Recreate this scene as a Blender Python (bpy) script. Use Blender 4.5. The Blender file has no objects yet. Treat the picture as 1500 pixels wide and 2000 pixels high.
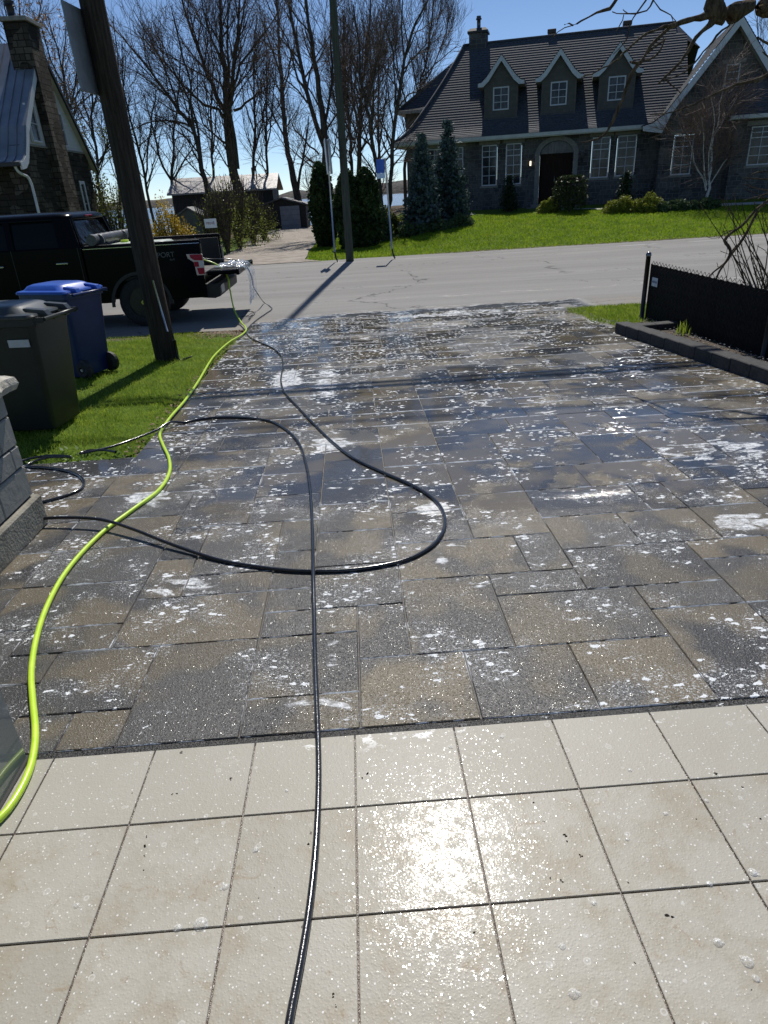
import bpy, math, random
import numpy as np
from mathutils import Vector, Matrix
R = math.radians
rnd = random.Random(7)
npr = np.random.default_rng(11)
scene = bpy.context.scene

# ---------------------------------------------------------------- camera
F_PX = 1300.0                                   # focal length in pixels of the 1500x2000 photograph
CAM = np.array([0.0, 0.0, 1.6])
PITCH, ROLL, YAW = R(25.7), R(-3.31), R(1.55)
def cam_axes():
    f = np.array([0, math.cos(PITCH), -math.sin(PITCH)]); r = np.array([1.0, 0, 0]); u = np.cross(r, f)
    c, s = math.cos(ROLL), math.sin(ROLL)
    r2, u2 = c*r + s*u, -s*r + c*u
    cy, sy = math.cos(YAW), math.sin(YAW)
    m = np.array([[cy, sy, 0], [-sy, cy, 0], [0, 0, 1]])
    return m @ r2, m @ u2, m @ f
CR, CU, CF = cam_axes()
cd = bpy.data.cameras.new("camera"); cam = bpy.data.objects.new("camera", cd); scene.collection.objects.link(cam)
cam.matrix_world = Matrix(((CR[0], CU[0], -CF[0], CAM[0]), (CR[1], CU[1], -CF[1], CAM[1]), (CR[2], CU[2], -CF[2], CAM[2]), (0, 0, 0, 1)))
cd.sensor_fit = 'VERTICAL'; cd.sensor_height = 24.0; cd.lens = 24.0*F_PX/2000.0
cd.clip_start = 0.05; cd.clip_end = 6000
scene.camera = cam

# ---------------------------------------------------------------- light
SUN_AZ, SUN_EL = R(6.5), R(50.5)                # azimuth measured from +Y towards +X: the sun stands ahead of the camera
SUN_STRENGTH, SKY_STRENGTH, EXPOSURE = 4.6, 0.105, 0.0
world = bpy.data.worlds.new("World"); scene.world = world; world.use_nodes = True
wn = world.node_tree; wn.nodes.clear()
wo = wn.nodes.new("ShaderNodeOutputWorld"); wb = wn.nodes.new("ShaderNodeBackground"); sky = wn.nodes.new("ShaderNodeTexSky")
sky.sky_type = 'NISHITA'; sky.sun_disc = False; sky.sun_elevation = SUN_EL; sky.sun_rotation = SUN_AZ
sky.air_density = 0.6; sky.dust_density = 0.0; sky.ozone_density = 3.5
wn.links.new(sky.outputs[0], wb.inputs[0]); wb.inputs[1].default_value = SKY_STRENGTH
wn.links.new(wb.outputs[0], wo.inputs[0])
sl = bpy.data.lights.new("sun", 'SUN'); sun = bpy.data.objects.new("sun", sl); scene.collection.objects.link(sun)
sl.energy = SUN_STRENGTH; sl.angle = R(0.53); sl.color = (1.0, 0.955, 0.88)
sd = Vector((math.sin(SUN_AZ)*math.cos(SUN_EL), math.cos(SUN_AZ)*math.cos(SUN_EL), math.sin(SUN_EL)))
sun.rotation_euler = sd.to_track_quat('Z', 'Y').to_euler()
scene.view_settings.view_transform = 'Standard'; scene.view_settings.look = 'None'
scene.view_settings.exposure = EXPOSURE; scene.view_settings.gamma = 1.0
scene.cycles.max_bounces = 7; scene.cycles.transparent_max_bounces = 12; scene.cycles.caustics_reflective = False
scene.cycles.sample_clamp_indirect = 6.0

# ---------------------------------------------------------------- measuring helpers (a surveyed point of the real place)
SL = math.tan(R(1.4))                           # fall of the driveway towards the road
def ray(x, y): return CF + (x-750)/F_PX*CR + (1000-y)/F_PX*CU
def on_slope(x, y, h=0.0):
    d = ray(x, y); t = (h-1.6)/(d[2]+SL*d[1]); return CAM + t*d
def at_z(x, y, z):
    d = ray(x, y); return CAM + (z-1.6)/d[2]*d
def at_y(x, y, Y):
    d = ray(x, y); return CAM + Y/d[1]*d
def sstep(a, b, x):
    t = np.clip((x-a)/(b-a), 0, 1); return t*t*(3-2*t)

# ---------------------------------------------------------------- object helpers
def link(o, parent=None):
    scene.collection.objects.link(o)
    if parent is not None: o.parent = parent
    return o
def tag(o, label=None, cat=None, group=None, kind=None):
    if label: o['label'] = label
    if cat: o['category'] = cat
    if group: o['group'] = group
    if kind: o['kind'] = kind
    return o
def empty(name, loc=(0, 0, 0), rz=0.0):
    o = bpy.data.objects.new(name, None); o.location = loc; o.rotation_euler = (0, 0, rz); o.empty_display_size = 0.2
    return link(o)
def mesh_np(name, v, f, mat=None, parent=None, smooth=False, k=None):
    """v (n,3), f (m,k) arrays"""
    v = np.asarray(v, dtype=np.float32); f = np.asarray(f, dtype=np.int32)
    me = bpy.data.meshes.new(name); k = f.shape[1]
    me.vertices.add(len(v)); me.vertices.foreach_set('co', v.ravel())
    me.loops.add(f.size); me.loops.foreach_set('vertex_index', f.ravel())
    me.polygons.add(len(f)); me.polygons.foreach_set('loop_start', np.arange(0, f.size, k, dtype=np.int32))
    try: me.polygons.foreach_set('loop_total', np.full(len(f), k, dtype=np.int32))
    except Exception: pass
    me.update(calc_edges=True); me.validate()
    if smooth: me.polygons.foreach_set('use_smooth', np.ones(len(me.polygons), dtype=bool))
    o = bpy.data.objects.new(name, me)
    if mat: me.materials.append(mat)
    return link(o, parent)

class MB:
    def __init__(s): s.v = []; s.f = []; s.sm = []
    def add(s, vs, fs, smooth=False):
        n = len(s.v); s.v += [tuple(map(float, p)) for p in vs]
        s.f += [tuple(n+i for i in f) for f in fs]; s.sm += [smooth]*len(fs)
    def box(s, x0, x1, y0, y1, z0, z1, bev=0.0):
        if bev <= 0:
            s.add([(x0,y0,z0),(x1,y0,z0),(x1,y1,z0),(x0,y1,z0),(x0,y0,z1),(x1,y0,z1),(x1,y1,z1),(x0,y1,z1)],
                  [(0,3,2,1),(4,5,6,7),(0,1,5,4),(1,2,6,5),(2,3,7,6),(3,0,4,7)])
        else:
            b = bev; vs = []; ix = {}
            for i, (xa, sx) in enumerate(((x0, 1), (x1, -1))):
                for j, (ya, sy) in enumerate(((y0, 1), (y1, -1))):
                    for k, (za, sz) in enumerate(((z0, 1), (z1, -1))):
                        for m in range(3):
                            p = [xa+sx*b, ya+sy*b, za+sz*b]; p[m] = (xa, ya, za)[m]
                            ix[(i, j, k, m)] = len(vs); vs.append(p)
            fs = []
            def q(*a): fs.append(tuple(ix[t] for t in a))
            q((0,0,0,0),(0,0,1,0),(0,1,1,0),(0,1,0,0)); q((1,0,0,0),(1,1,0,0),(1,1,1,0),(1,0,1,0))
            q((0,0,0,1),(1,0,0,1),(1,0,1,1),(0,0,1,1)); q((0,1,0,1),(0,1,1,1),(1,1,1,1),(1,1,0,1))
            q((0,0,0,2),(0,1,0,2),(1,1,0,2),(1,0,0,2)); q((0,0,1,2),(1,0,1,2),(1,1,1,2),(0,1,1,2))
            for i in (0, 1):
                for j in (0, 1): q((i,j,0,0),(i,j,0,1),(i,j,1,1),(i,j,1,0))
                for k in (0, 1): q((i,0,k,0),(i,0,k,2),(i,1,k,2),(i,1,k,0))
            for j in (0, 1):
                for k in (0, 1): q((0,j,k,1),(0,j,k,2),(1,j,k,2),(1,j,k,1))
            for i in (0, 1):
                for j in (0, 1):
                    for k in (0, 1): q((i,j,k,0),(i,j,k,1),(i,j,k,2))
            s.add(vs, fs)
    def prism(s, pts, a, b, axis='y'):
        """polygon pts (p,q) extruded between a and b along the axis; axis y: (x,z), x: (y,z), z: (x,y)"""
        n = len(pts)
        def P(p, t):
            return (p[0], t, p[1]) if axis == 'y' else ((t, p[0], p[1]) if axis == 'x' else (p[0], p[1], t))
        vs = [P(p, a) for p in pts] + [P(p, b) for p in pts]
        fs = [tuple(range(n)), tuple(range(2*n-1, n-1, -1))] + [(i, n+i, n+(i+1) % n, (i+1) % n) for i in range(n)]
        s.add(vs, fs)
    def tube(s, pts, r, n=8, cap=True):
        v, f = tube_np([np.array(pts, float)], [np.full(len(pts), r) if np.isscalar(r) else np.array(r, float)], n)
        s.add(v, [tuple(q) for q in f], True)
        if cap:
            m = len(s.v)-len(v); s.f.append(tuple(m+i for i in range(n-1, -1, -1))); s.f.append(tuple(m+len(v)-n+i for i in range(n))); s.sm += [False, False]
    def cyl(s, c, r, h, n=16, axis='z', r2=None):
        c = np.array(c, float); d = {'x': (1,0,0), 'y': (0,1,0), 'z': (0,0,1)}[axis]
        s.tube([c, c+np.array(d)*h], [r, r if r2 is None else r2], n)
    def loft(s, rings, close=True, smooth=False, cap=True):
        n = len(rings[0]); vs = [p for r in rings for p in r]; fs = []
        for i in range(len(rings)-1):
            for j in range(n if close else n-1):
                k = (j+1) % n; fs.append((i*n+j, i*n+k, (i+1)*n+k, (i+1)*n+j))
        s.add(vs, fs, smooth)
        if cap:
            s.add(rings[0], [tuple(range(n-1, -1, -1))]); s.add(rings[-1], [tuple(range(n))])
    def build(s, name, mat=None, parent=None, smooth=None, bevel=0.0):
        me = bpy.data.meshes.new(name); me.from_pydata(s.v, [], s.f); me.update()
        me.polygons.foreach_set('use_smooth', np.array(s.sm if smooth is None else [smooth]*len(s.f), dtype=bool))
        o = bpy.data.objects.new(name, me)
        if mat: me.materials.append(mat)
        link(o, parent)
        if bevel > 0:
            m = o.modifiers.new('bevel', 'BEVEL'); m.width = bevel; m.segments = 2; m.limit_method = 'ANGLE'; m.angle_limit = R(35)
        return o

def tube_np(paths, radii, n=6):
    V = []; Fc = []; off = 0
    ang = np.linspace(0, 2*math.pi, n, endpoint=False); ca, sa = np.cos(ang), np.sin(ang)
    for P, r in zip(paths, radii):
        m = len(P); T = np.gradient(P, axis=0); T /= (np.linalg.norm(T, axis=1, keepdims=True)+1e-9)
        ref = np.array([0, 0, 1.0]) if abs(T[0][2]) < 0.9 else np.array([1.0, 0, 0])
        if abs(T[:, 2]).max() > 0.95 and abs(T[0][2]) < 0.9: ref = np.array([0.31, 0.95, 0.05])
        A = np.cross(T, ref); A /= (np.linalg.norm(A, axis=1, keepdims=True)+1e-9); B = np.cross(T, A)
        V.append((P[:, None, :] + r[:, None, None]*(ca[None, :, None]*A[:, None, :] + sa[None, :, None]*B[:, None, :])).reshape(-1, 3))
        i = np.arange(m-1)[:, None]*n; j = np.arange(n)[None, :]; k = (j+1) % n
        Fc.append((np.stack([i+j, i+n+j, i+n+k, i+k], -1) + off).reshape(-1, 4)); off += m*n
    return np.concatenate(V), np.concatenate(Fc)

def smooth_path(pts, step=0.03):
    P = [np.array(p, float) for p in pts]; P = [2*P[0]-P[1]] + P + [2*P[-1]-P[-2]]; out = []
    for i in range(1, len(P)-2):
        n = max(2, int(np.linalg.norm(P[i+1]-P[i])/step))
        # centripetal Catmull-Rom
        t0 = 0.0; t = [0.0]
        for a, b in ((P[i-1], P[i]), (P[i], P[i+1]), (P[i+1], P[i+2])): t.append(t[-1]+max(1e-4, np.linalg.norm(b-a))**0.5)
        for j in range(n):
            u = t[1]+(t[2]-t[1])*j/n
            A1 = (t[1]-u)/(t[1]-t[0])*P[i-1]+(u-t[0])/(t[1]-t[0])*P[i]; A2 = (t[2]-u)/(t[2]-t[1])*P[i]+(u-t[1])/(t[2]-t[1])*P[i+1]; A3 = (t[3]-u)/(t[3]-t[2])*P[i+1]+(u-t[2])/(t[3]-t[2])*P[i+2]
            B1 = (t[2]-u)/(t[2]-t[0])*A1+(u-t[0])/(t[2]-t[0])*A2; B2 = (t[3]-u)/(t[3]-t[1])*A2+(u-t[1])/(t[3]-t[1])*A3
            out.append((t[2]-u)/(t[2]-t[1])*B1+(u-t[1])/(t[2]-t[1])*B2)
    out.append(P[-2]); return np.array(out)

# ---------------------------------------------------------------- materials
class NT:
    """tiny node-tree writer"""
    def __init__(s, name):
        s.m = bpy.data.materials.new(name); s.m.use_nodes = True; s.t = s.m.node_tree; s.t.nodes.clear()
        s.out = s.n('ShaderNodeOutputMaterial')
    def n(s, typ, **kw):
        nd = s.t.nodes.new(typ)
        for k, v in kw.items(): setattr(nd, k, v)
        return nd
    def set(s, sock, v):
        if v is None: return
        if isinstance(v, bpy.types.NodeSocket): s.t.links.new(v, sock)
        elif isinstance(v, (tuple, list)) and len(v) == 3 and sock.type == 'RGBA': sock.default_value = (*v, 1)
        else: sock.default_value = v
    def math(s, op, a, b=None, c=None, clamp=False):
        nd = s.n('ShaderNodeMath', operation=op, use_clamp=clamp); s.set(nd.inputs[0], a); s.set(nd.inputs[1], b)
        if c is not None: s.set(nd.inputs[2], c)
        return nd.outputs[0]
    def vmath(s, op, a, b=None):
        nd = s.n('ShaderNodeVectorMath', operation=op); s.set(nd.inputs[0], a); s.set(nd.inputs[1], b); return nd.outputs[0]
    def noise(s, vec=None, scale=5, detail=3, rough=0.5, dist=0.0):
        nd = s.n('ShaderNodeTexNoise'); s.set(nd.inputs['Vector'], vec); s.set(nd.inputs['Scale'], scale)
        nd.inputs['Detail'].default_value = detail; nd.inputs['Roughness'].default_value = rough; nd.inputs['Distortion'].default_value = dist
        return nd.outputs[0]
    def vor(s, vec=None, scale=5, feature='F1', rand=1.0, out='Distance'):
        nd = s.n('ShaderNodeTexVoronoi', feature=feature); s.set(nd.inputs['Vector'], vec); s.set(nd.inputs['Scale'], scale); nd.inputs['Randomness'].default_value = rand
        return nd.outputs[out]
    def ramp(s, x, a, b, lo=0.0, hi=1.0, smooth=True):
        nd = s.n('ShaderNodeMapRange', interpolation_type='SMOOTHSTEP' if smooth else 'LINEAR'); s.set(nd.inputs[0], x)
        s.set(nd.inputs[1], a); s.set(nd.inputs[2], b); s.set(nd.inputs[3], lo); s.set(nd.inputs[4], hi); return nd.outputs[0]
    def mix(s, f, a, b):
        nd = s.n('ShaderNodeMix', data_type='RGBA'); s.set(nd.inputs[0], f); s.set(nd.inputs[6], a); s.set(nd.inputs[7], b); return nd.outputs[2]
    def cramp(s, x, stops):
        nd = s.n('ShaderNodeValToRGB'); s.set(nd.inputs[0], x); e = nd.color_ramp.elements
        while len(e) > 1: e.remove(e[-1])
        e[0].position = stops[0][0]; e[0].color = (*stops[0][1], 1)
        for p, c in stops[1:]: q = e.new(p); q.color = (*c, 1)
        return nd.outputs[0]
    def coord(s, out='Object'): return s.n('ShaderNodeTexCoord').outputs[out]
    def pos(s): return s.n('ShaderNodeNewGeometry').outputs['Position']
    def scale(s, v, sc):
        nd = s.n('ShaderNodeMapping'); s.set(nd.inputs[0], v); nd.inputs['Scale'].default_value = sc; return nd.outputs[0]
    def sep(s, v): nd = s.n('ShaderNodeSeparateXYZ'); s.set(nd.inputs[0], v); return nd.outputs
    def comb(s, x, y, z=0.0):
        nd = s.n('ShaderNodeCombineXYZ'); s.set(nd.inputs[0], x); s.set(nd.inputs[1], y); s.set(nd.inputs[2], z); return nd.outputs[0]
    def attr(s, name, out='Fac'): nd = s.n('ShaderNodeAttribute', attribute_name=name); return nd.outputs[out]
    def bump(s, h, strength=0.3, dist=0.01, normal=None):
        nd = s.n('ShaderNodeBump'); s.set(nd.inputs['Height'], h); s.set(nd.inputs['Strength'], strength); s.set(nd.inputs['Distance'], dist)
        if normal is not None: s.set(nd.inputs['Normal'], normal)
        return nd.outputs[0]
    def bsdf(s, color=(0.5, 0.5, 0.5), rough=0.6, metal=0.0, spec=0.5, normal=None, coat=0.0, coatr=0.05, trans=0.0, alpha=None, ior=None, coatn=None):
        b = s.n('ShaderNodeBsdfPrincipled'); s.set(b.inputs['Base Color'], color); s.set(b.inputs['Roughness'], rough); s.set(b.inputs['Metallic'], metal)
        s.set(b.inputs['Specular IOR Level'], spec); s.set(b.inputs['Coat Weight'], coat); s.set(b.inputs['Coat Roughness'], coatr)
        s.set(b.inputs['Transmission Weight'], trans)
        if normal is not None: s.set(b.inputs['Normal'], normal)
        if coatn is not None: s.set(b.inputs['Coat Normal'], coatn)
        if alpha is not None: s.set(b.inputs['Alpha'], alpha)
        if ior: b.inputs['IOR'].default_value = ior
        return b.outputs[0]
    def done(s, sh): s.t.links.new(sh, s.out.inputs[0]); return s.m
def simple(name, c1, c2=None, scale=8, rough=0.6, metal=0.0, bump=0.0, bscale=40, coat=0.0, spec=0.5, detail=4, coatr=0.05):
    t = NT(name); co = t.coord()
    col = c1 if c2 is None else t.mix(t.ramp(t.noise(co, scale, detail, 0.6), 0.35, 0.65), c1, c2)
    nm = t.bump(t.noise(co, bscale, 3), bump, 0.01) if bump else None
    return t.done(t.bsdf(col, rough, metal, spec, nm, coat, coatr))
def leafy(name, c1, c2, scale=3.0, trans=0.35, rough=0.5, straw=None):
    t = NT(name); co = t.pos()
    f = t.ramp(t.noise(co, scale, 4, 0.7), 0.3, 0.7); col = t.mix(f, c1, c2)
    if straw: col = t.mix(t.ramp(t.noise(co, 55, 3, 0.8), 0.60, 0.68, 0, 0.75), col, straw); col = t.mix(t.ramp(t.noise(co, 0.9, 3, 0.6), 0.5, 0.75, 0, 0.35), col, straw)
    d = t.bsdf(col, rough, spec=0.3); tr = t.n('ShaderNodeBsdfTranslucent'); t.set(tr.inputs[0], col)
    mx = t.n('ShaderNodeMixShader'); mx.inputs[0].default_value = trans; t.t.links.new(d, mx.inputs[1]); t.t.links.new(tr.outputs[0], mx.inputs[2])
    return t.done(mx.outputs[0])
def facets(t, p, scale, tilt, tail=1.6):
    """wet skin broken into tiny mirror facets, each with its own random tilt"""
    v = t.n('ShaderNodeTexVoronoi'); t.set(v.inputs['Vector'], p); v.inputs['Scale'].default_value = scale
    c = t.vmath('SUBTRACT', v.outputs['Color'], (0.5, 0.5, 0.5)); x, y, z = t.sep(c)
    k = t.math('MULTIPLY', t.math('ADD', t.math('MULTIPLY', t.math('ABSOLUTE', z), tail*2.0), 0.45), tilt*2.0)
    return t.comb(t.math('MULTIPLY', x, k), t.math('MULTIPLY', y, k), 0.0), v
M = {}
# ---------------------------------------------------------------- setting: ground
HX, HY, HA = 2.64, 38.4, R(-17)                 # corner of the big house's eave, direction of its front
def H(x, y):
    x = np.asarray(x, float); y = np.asarray(y, float)
    near = -SL*np.clip(y, -30, 11.2) - 0.015
    base = near + (-0.33-near)*sstep(10.9, 11.25, y)
    left = -0.33 + sstep(22.9, 60, y)*(-0.34)
    yf = HY-0.306*(x-HX)
    right = -0.30 + 0.78*sstep(22.9, 1.0, (y*0+1)*0)   # placeholder, replaced below
    t = np.clip((y-22.9)/np.maximum(yf-1.5-22.9, 4), 0, 1); right = -0.30 + 0.75*t**0.9
    w = sstep(0.2, 4.2, x); far = left*(1-w) + right*w
    z = np.where(y > 22.8, far, base)
    z = z + (-6.0-z)*sstep(62, 84, y)*1.0
    return z
def Hs(x, y): return float(H(x, y))

def soil_mat():
    t = NT('ground_soil'); p = t.pos(); n1 = t.noise(p, 0.35, 5, 0.6); n2 = t.noise(p, 9, 5, 0.7); n3 = t.noise(p, 60, 3)
    g = t.mix(t.ramp(n2, 0.3, 0.7), (0.07, 0.13, 0.008), (0.14, 0.215, 0.016))
    g = t.mix(t.ramp(n1, 0.45, 0.75), g, (0.075, 0.12, 0.02))
    g = t.mix(t.ramp(n3, 0.55, 0.8, 0, 0.5), g, (0.10, 0.13, 0.03))
    x, y, z = t.sep(p)
    wood = t.mix(t.ramp(n2, 0.3, 0.7), (0.05, 0.035, 0.02), (0.14, 0.10, 0.06))
    far = t.math('MULTIPLY', t.ramp(y, 40, 48), 1.0)
    strip = t.math('MULTIPLY', t.ramp(y, 10.55, 10.85), t.ramp(y, 11.6, 11.3))
    mud = t.mix(t.ramp(n2, 0.35, 0.65), (0.13, 0.10, 0.07), (0.26, 0.22, 0.17))
    col = t.mix(far, g, wood); col = t.mix(strip, col, mud)
    edge = t.math('MULTIPLY', t.ramp(t.math('ADD', y, t.math('MULTIPLY', n2, 0.3)), 23.3, 23.0), t.ramp(y, 22.0, 22.5)); col = t.mix(edge, col, mud)
    h = t.math('ADD', n2, t.math('MULTIPLY', n3, 0.8))
    return t.done(t.bsdf(col, 0.9, spec=0.15, normal=t.bump(h, 0.9, 0.05)))
M['soil'] = soil_mat()
xs = np.unique(np.concatenate([np.linspace(-2500, -60, 14), np.arange(-60, -10, 2.5), np.arange(-10, 24, 0.5), np.arange(24, 62, 2.5), np.linspace(62, 2500, 14)]))
ys = np.unique(np.concatenate([np.linspace(-1500, -30, 6), np.arange(-30, 0, 5), np.arange(0, 10.8, 0.9), np.arange(10.8, 11.4, 0.1), np.arange(11.4, 22.7, 1.6), np.arange(22.7, 23.1, 0.1), np.arange(23.1, 90, 1.0), np.linspace(90, 5000, 12)]))
X, Y = np.meshgrid(xs, ys); Z = H(X, Y); nx, ny = len(xs), len(ys)
V = np.stack([X, Y, Z], -1).reshape(-1, 3)
i, j = np.meshgrid(np.arange(nx-1), np.arange(ny-1)); a = j*nx+i
cx = (X[:-1, :-1]+X[1:, 1:])/2; cy = (Y[:-1, :-1]+Y[1:, 1:])/2
keepm = ~((cx > -1.9) & (cx < 3.4) & (cy < 11.2) & (cy > -5))
# under the driveway the ground sheet is lowered instead of cut
low = (V[:, 0] > -1.76) & (V[:, 0] < 3.56) & (V[:, 1] < 11.75) | ((V[:, 1] < 4.7) & (V[:, 0] > -6.5) & (V[:, 0] < 8) & (V[:, 1] > -3))
V[low, 2] -= 0.10
g = mesh_np('ground', V, np.stack([a, a+1, a+1+nx, a+nx], -1).reshape(-1, 4), M['soil'], smooth=True); tag(g, kind='structure')

def asphalt_mat():
    t = NT('asphalt'); p = t.pos(); x, y, z = t.sep(p)
    n = t.noise(p, 1.1, 6, 0.65); f = t.noise(p, 90, 3, 0.8); st = t.noise(t.scale(p, (0.08, 1.0, 1)), 1.6, 4, 0.6)
    col = t.mix(t.ramp(st, 0.3, 0.7), (0.210, 0.205, 0.196), (0.272, 0.266, 0.254))
    col = t.mix(t.ramp(n, 0.55, 0.72, 0, 0.35), col, (0.17, 0.168, 0.16))
    col = t.mix(t.ramp(f, 0.42, 0.7, 0, 0.55), col, (0.33, 0.32, 0.31))
    col = t.mix(t.ramp(f, 0.46, 0.25, 0, 0.6), col, (0.10, 0.10, 0.10))
    # sandy shoulder along the near edge
    sh = t.math('MULTIPLY', t.ramp(t.math('ADD', y, t.math('MULTIPLY', n, 0.9)), 12.9, 12.0), t.ramp(t.noise(p, 6, 4, 0.7), 0.35, 0.6))
    col = t.mix(t.math('MULTIPLY', sh, 0.6), col, (0.27, 0.235, 0.185))
    # cracks
    w = t.vmath('ADD', p, t.vmath('SCALE', t.n('ShaderNodeTexNoise').outputs[1], None)) if False else p
    cr = t.vor(t.scale(t.vmath('ADD', p, t.comb(t.math('MULTIPLY', t.noise(p, 1.3, 3), 1.6), t.math('MULTIPLY', t.noise(p, 2.1, 3), 1.2), 0)), (0.16, 0.42, 0)), 1.0, 'DISTANCE_TO_EDGE')
    ck = t.math('MULTIPLY', t.ramp(cr, 0.006, 0.002), t.ramp(t.noise(p, 0.5, 2), 0.38, 0.50))
    col = t.mix(t.math('MULTIPLY', ck, 0.75), col, (0.07, 0.07, 0.07))
    # wet strip in front of the driveway
    dx = t.math('ADD', y, t.math('MULTIPLY', t.math('SUBTRACT', n, 0.5), 0.9))
    wet = t.math('MULTIPLY', t.ramp(dx, 12.15, 11.95), t.math('MULTIPLY', t.ramp(x, -1.5, -1.1), t.ramp(x, 4.3, 3.7)))
    col = t.mix(wet, col, (0.085, 0.088, 0.095))
    fo = t.math('MULTIPLY', t.math('MULTIPLY', t.ramp(t.noise(t.scale(p, (1, 3, 1)), 4.5, 4, 0.7), 0.56, 0.6), t.ramp(dx, 12.35, 11.9)), t.math('MULTIPLY', t.ramp(x, -1.4, -1.0), t.ramp(x, 4.2, 3.7)))
    col = t.mix(fo, col, (0.75, 0.77, 0.8))
    # worn white edge line, broken
    ln = t.math('MULTIPLY', t.math('MULTIPLY', t.ramp(y, 21.55, 21.6), t.ramp(y, 21.72, 21.67)), t.ramp(t.noise(t.scale(p, (0.35, 3, 1)), 2.5, 4, 0.7), 0.5, 0.56))
    col = t.mix(t.math('MULTIPLY', ln, 0.6), col, (0.6, 0.6, 0.58))
    ln2 = t.math('MULTIPLY', t.math('MULTIPLY', t.ramp(dx, 13.4, 13.44), t.ramp(dx, 13.52, 13.48)), t.ramp(t.noise(t.scale(p, (0.5, 3, 1)), 2.5, 4, 0.7), 0.52, 0.58))
    col = t.mix(t.math('MULTIPLY', ln2, 0.45), col, (0.55, 0.54, 0.5))
    rough = t.ramp(wet, 0, 1, 0.85, 0.16)
    return t.done(t.bsdf(col, rough, spec=t.ramp(wet, 0, 1, 0.12, 0.5), normal=t.bump(f, t.ramp(wet, 0, 1, 0.5, 0.1), 0.01)))
M['asphalt'] = asphalt_mat()
def sheet(name, xs, yfun0, yfun1, zf, mat, ny=8, kind='structure'):
    V = []; xs = np.array(xs)
    for k in range(ny+1):
        y = yfun0(xs)*(1-k/ny)+yfun1(xs)*k/ny; V.append(np.stack([xs, y, zf(xs, y)], -1))
    V = np.concatenate(V); n = len(xs); i, j = np.meshgrid(np.arange(n-1), np.arange(ny)); a = j*n+i
    return tag(mesh_np(name, V, np.stack([a, a+1, a+1+n, a+n], -1).reshape(-1, 4), mat, smooth=True), kind=kind)
wob = np.vectorize(lambda x: 0.05*math.sin(x*1.7)+0.035*math.sin(x*4.1+1))
def near_edge(x): return np.where((x > -1.55) & (x < 3.35), 11.62, 11.12+wob(x)) + 0*x
rx = np.unique(np.concatenate([np.linspace(-400, -30, 12), np.arange(-30, 30, 0.25), np.linspace(30, 400, 12)]))
sheet('road', rx, near_edge, lambda x: 22.75+wob(x*0.7), lambda x, y: -0.30 + 0.014*np.clip(1-np.abs(y-17)/6, 0, 1), M['asphalt'], 12)

def gravel_mat(name='gravel', c1=(0.17, 0.14, 0.11), c2=(0.40, 0.36, 0.31)):
    t = NT(name); p = t.pos(); n = t.noise(p, 2.2, 6, 0.7); f = t.vor(p, 28, 'F1'); l = t.noise(p, 7, 4, 0.8)
    col = t.mix(t.ramp(n, 0.32, 0.68), c1, c2); col = t.mix(t.ramp(l, 0.6, 0.66, 0, 0.5), col, (0.16, 0.07, 0.03))
    col = t.mix(t.ramp(f, 0.1, 0.5, 0, 0.4), col, c2)
    return t.done(t.bsdf(col, 0.9, spec=0.2, normal=t.bump(t.math('ADD', f, n), 0.6, 0.03)))
M['gravel'] = gravel_mat()
gy = np.array([22.6, 23.5, 25, 27, 30, 34, 38, 42, 46, 50, 54, 58, 60.5])
gl = np.interp(gy, [22.6, 24, 27, 34, 46, 60.5], [-6.6, -5.3, -4.7, -5.0, -5.8, -7.2]); gr = np.interp(gy, [22.6, 23.5, 27, 36, 46, 60.5], [-0.9, -1.45, -1.6, -1.43, -1.8, -2.4])
V = []; K = 9
for y, l, r in zip(gy, gl, gr):
    for k in range(K): x = l+(r-l)*k/(K-1)+0.06*math.sin(y*2.3+k); V.append((x, y, Hs(x, y)+0.045))
i, j = np.meshgrid(np.arange(K-1), np.arange(len(gy)-1)); a = j*K+i
tag(mesh_np('gravel_lane', V, np.stack([a, a+1, a+1+K, a+K], -1).reshape(-1, 4), M['gravel'], smooth=True), kind='structure')

# stone walk in front of the big house
def walk():
    b = MB(); n = 24
    for k in range(n):
        t0, t1 = k/n, (k+1)/n
        def P(t, s):
            u = 6.8+t*14; d = -2.2-0.9*math.sin(t*2.6)-s*0.9
            if t < 0.25: d = -2.2-0.9*math.sin(t*2.6)-s*0.35*(t/0.25)-0.0
            x = HX+u*math.cos(HA)-d*math.sin(HA); y = HY+u*math.sin(HA)+d*math.cos(HA); return (x, y, Hs(x, y)+0.03)
        b.add([P(t0, 0), P(t1, 0), P(t1, 1), P(t0, 1)], [(0, 1, 2, 3)])
    o = b.build('path', gravel_mat('walk_stone', (0.34, 0.33, 0.31), (0.5, 0.49, 0.46))); tag(o, kind='structure')
walk()

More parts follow.
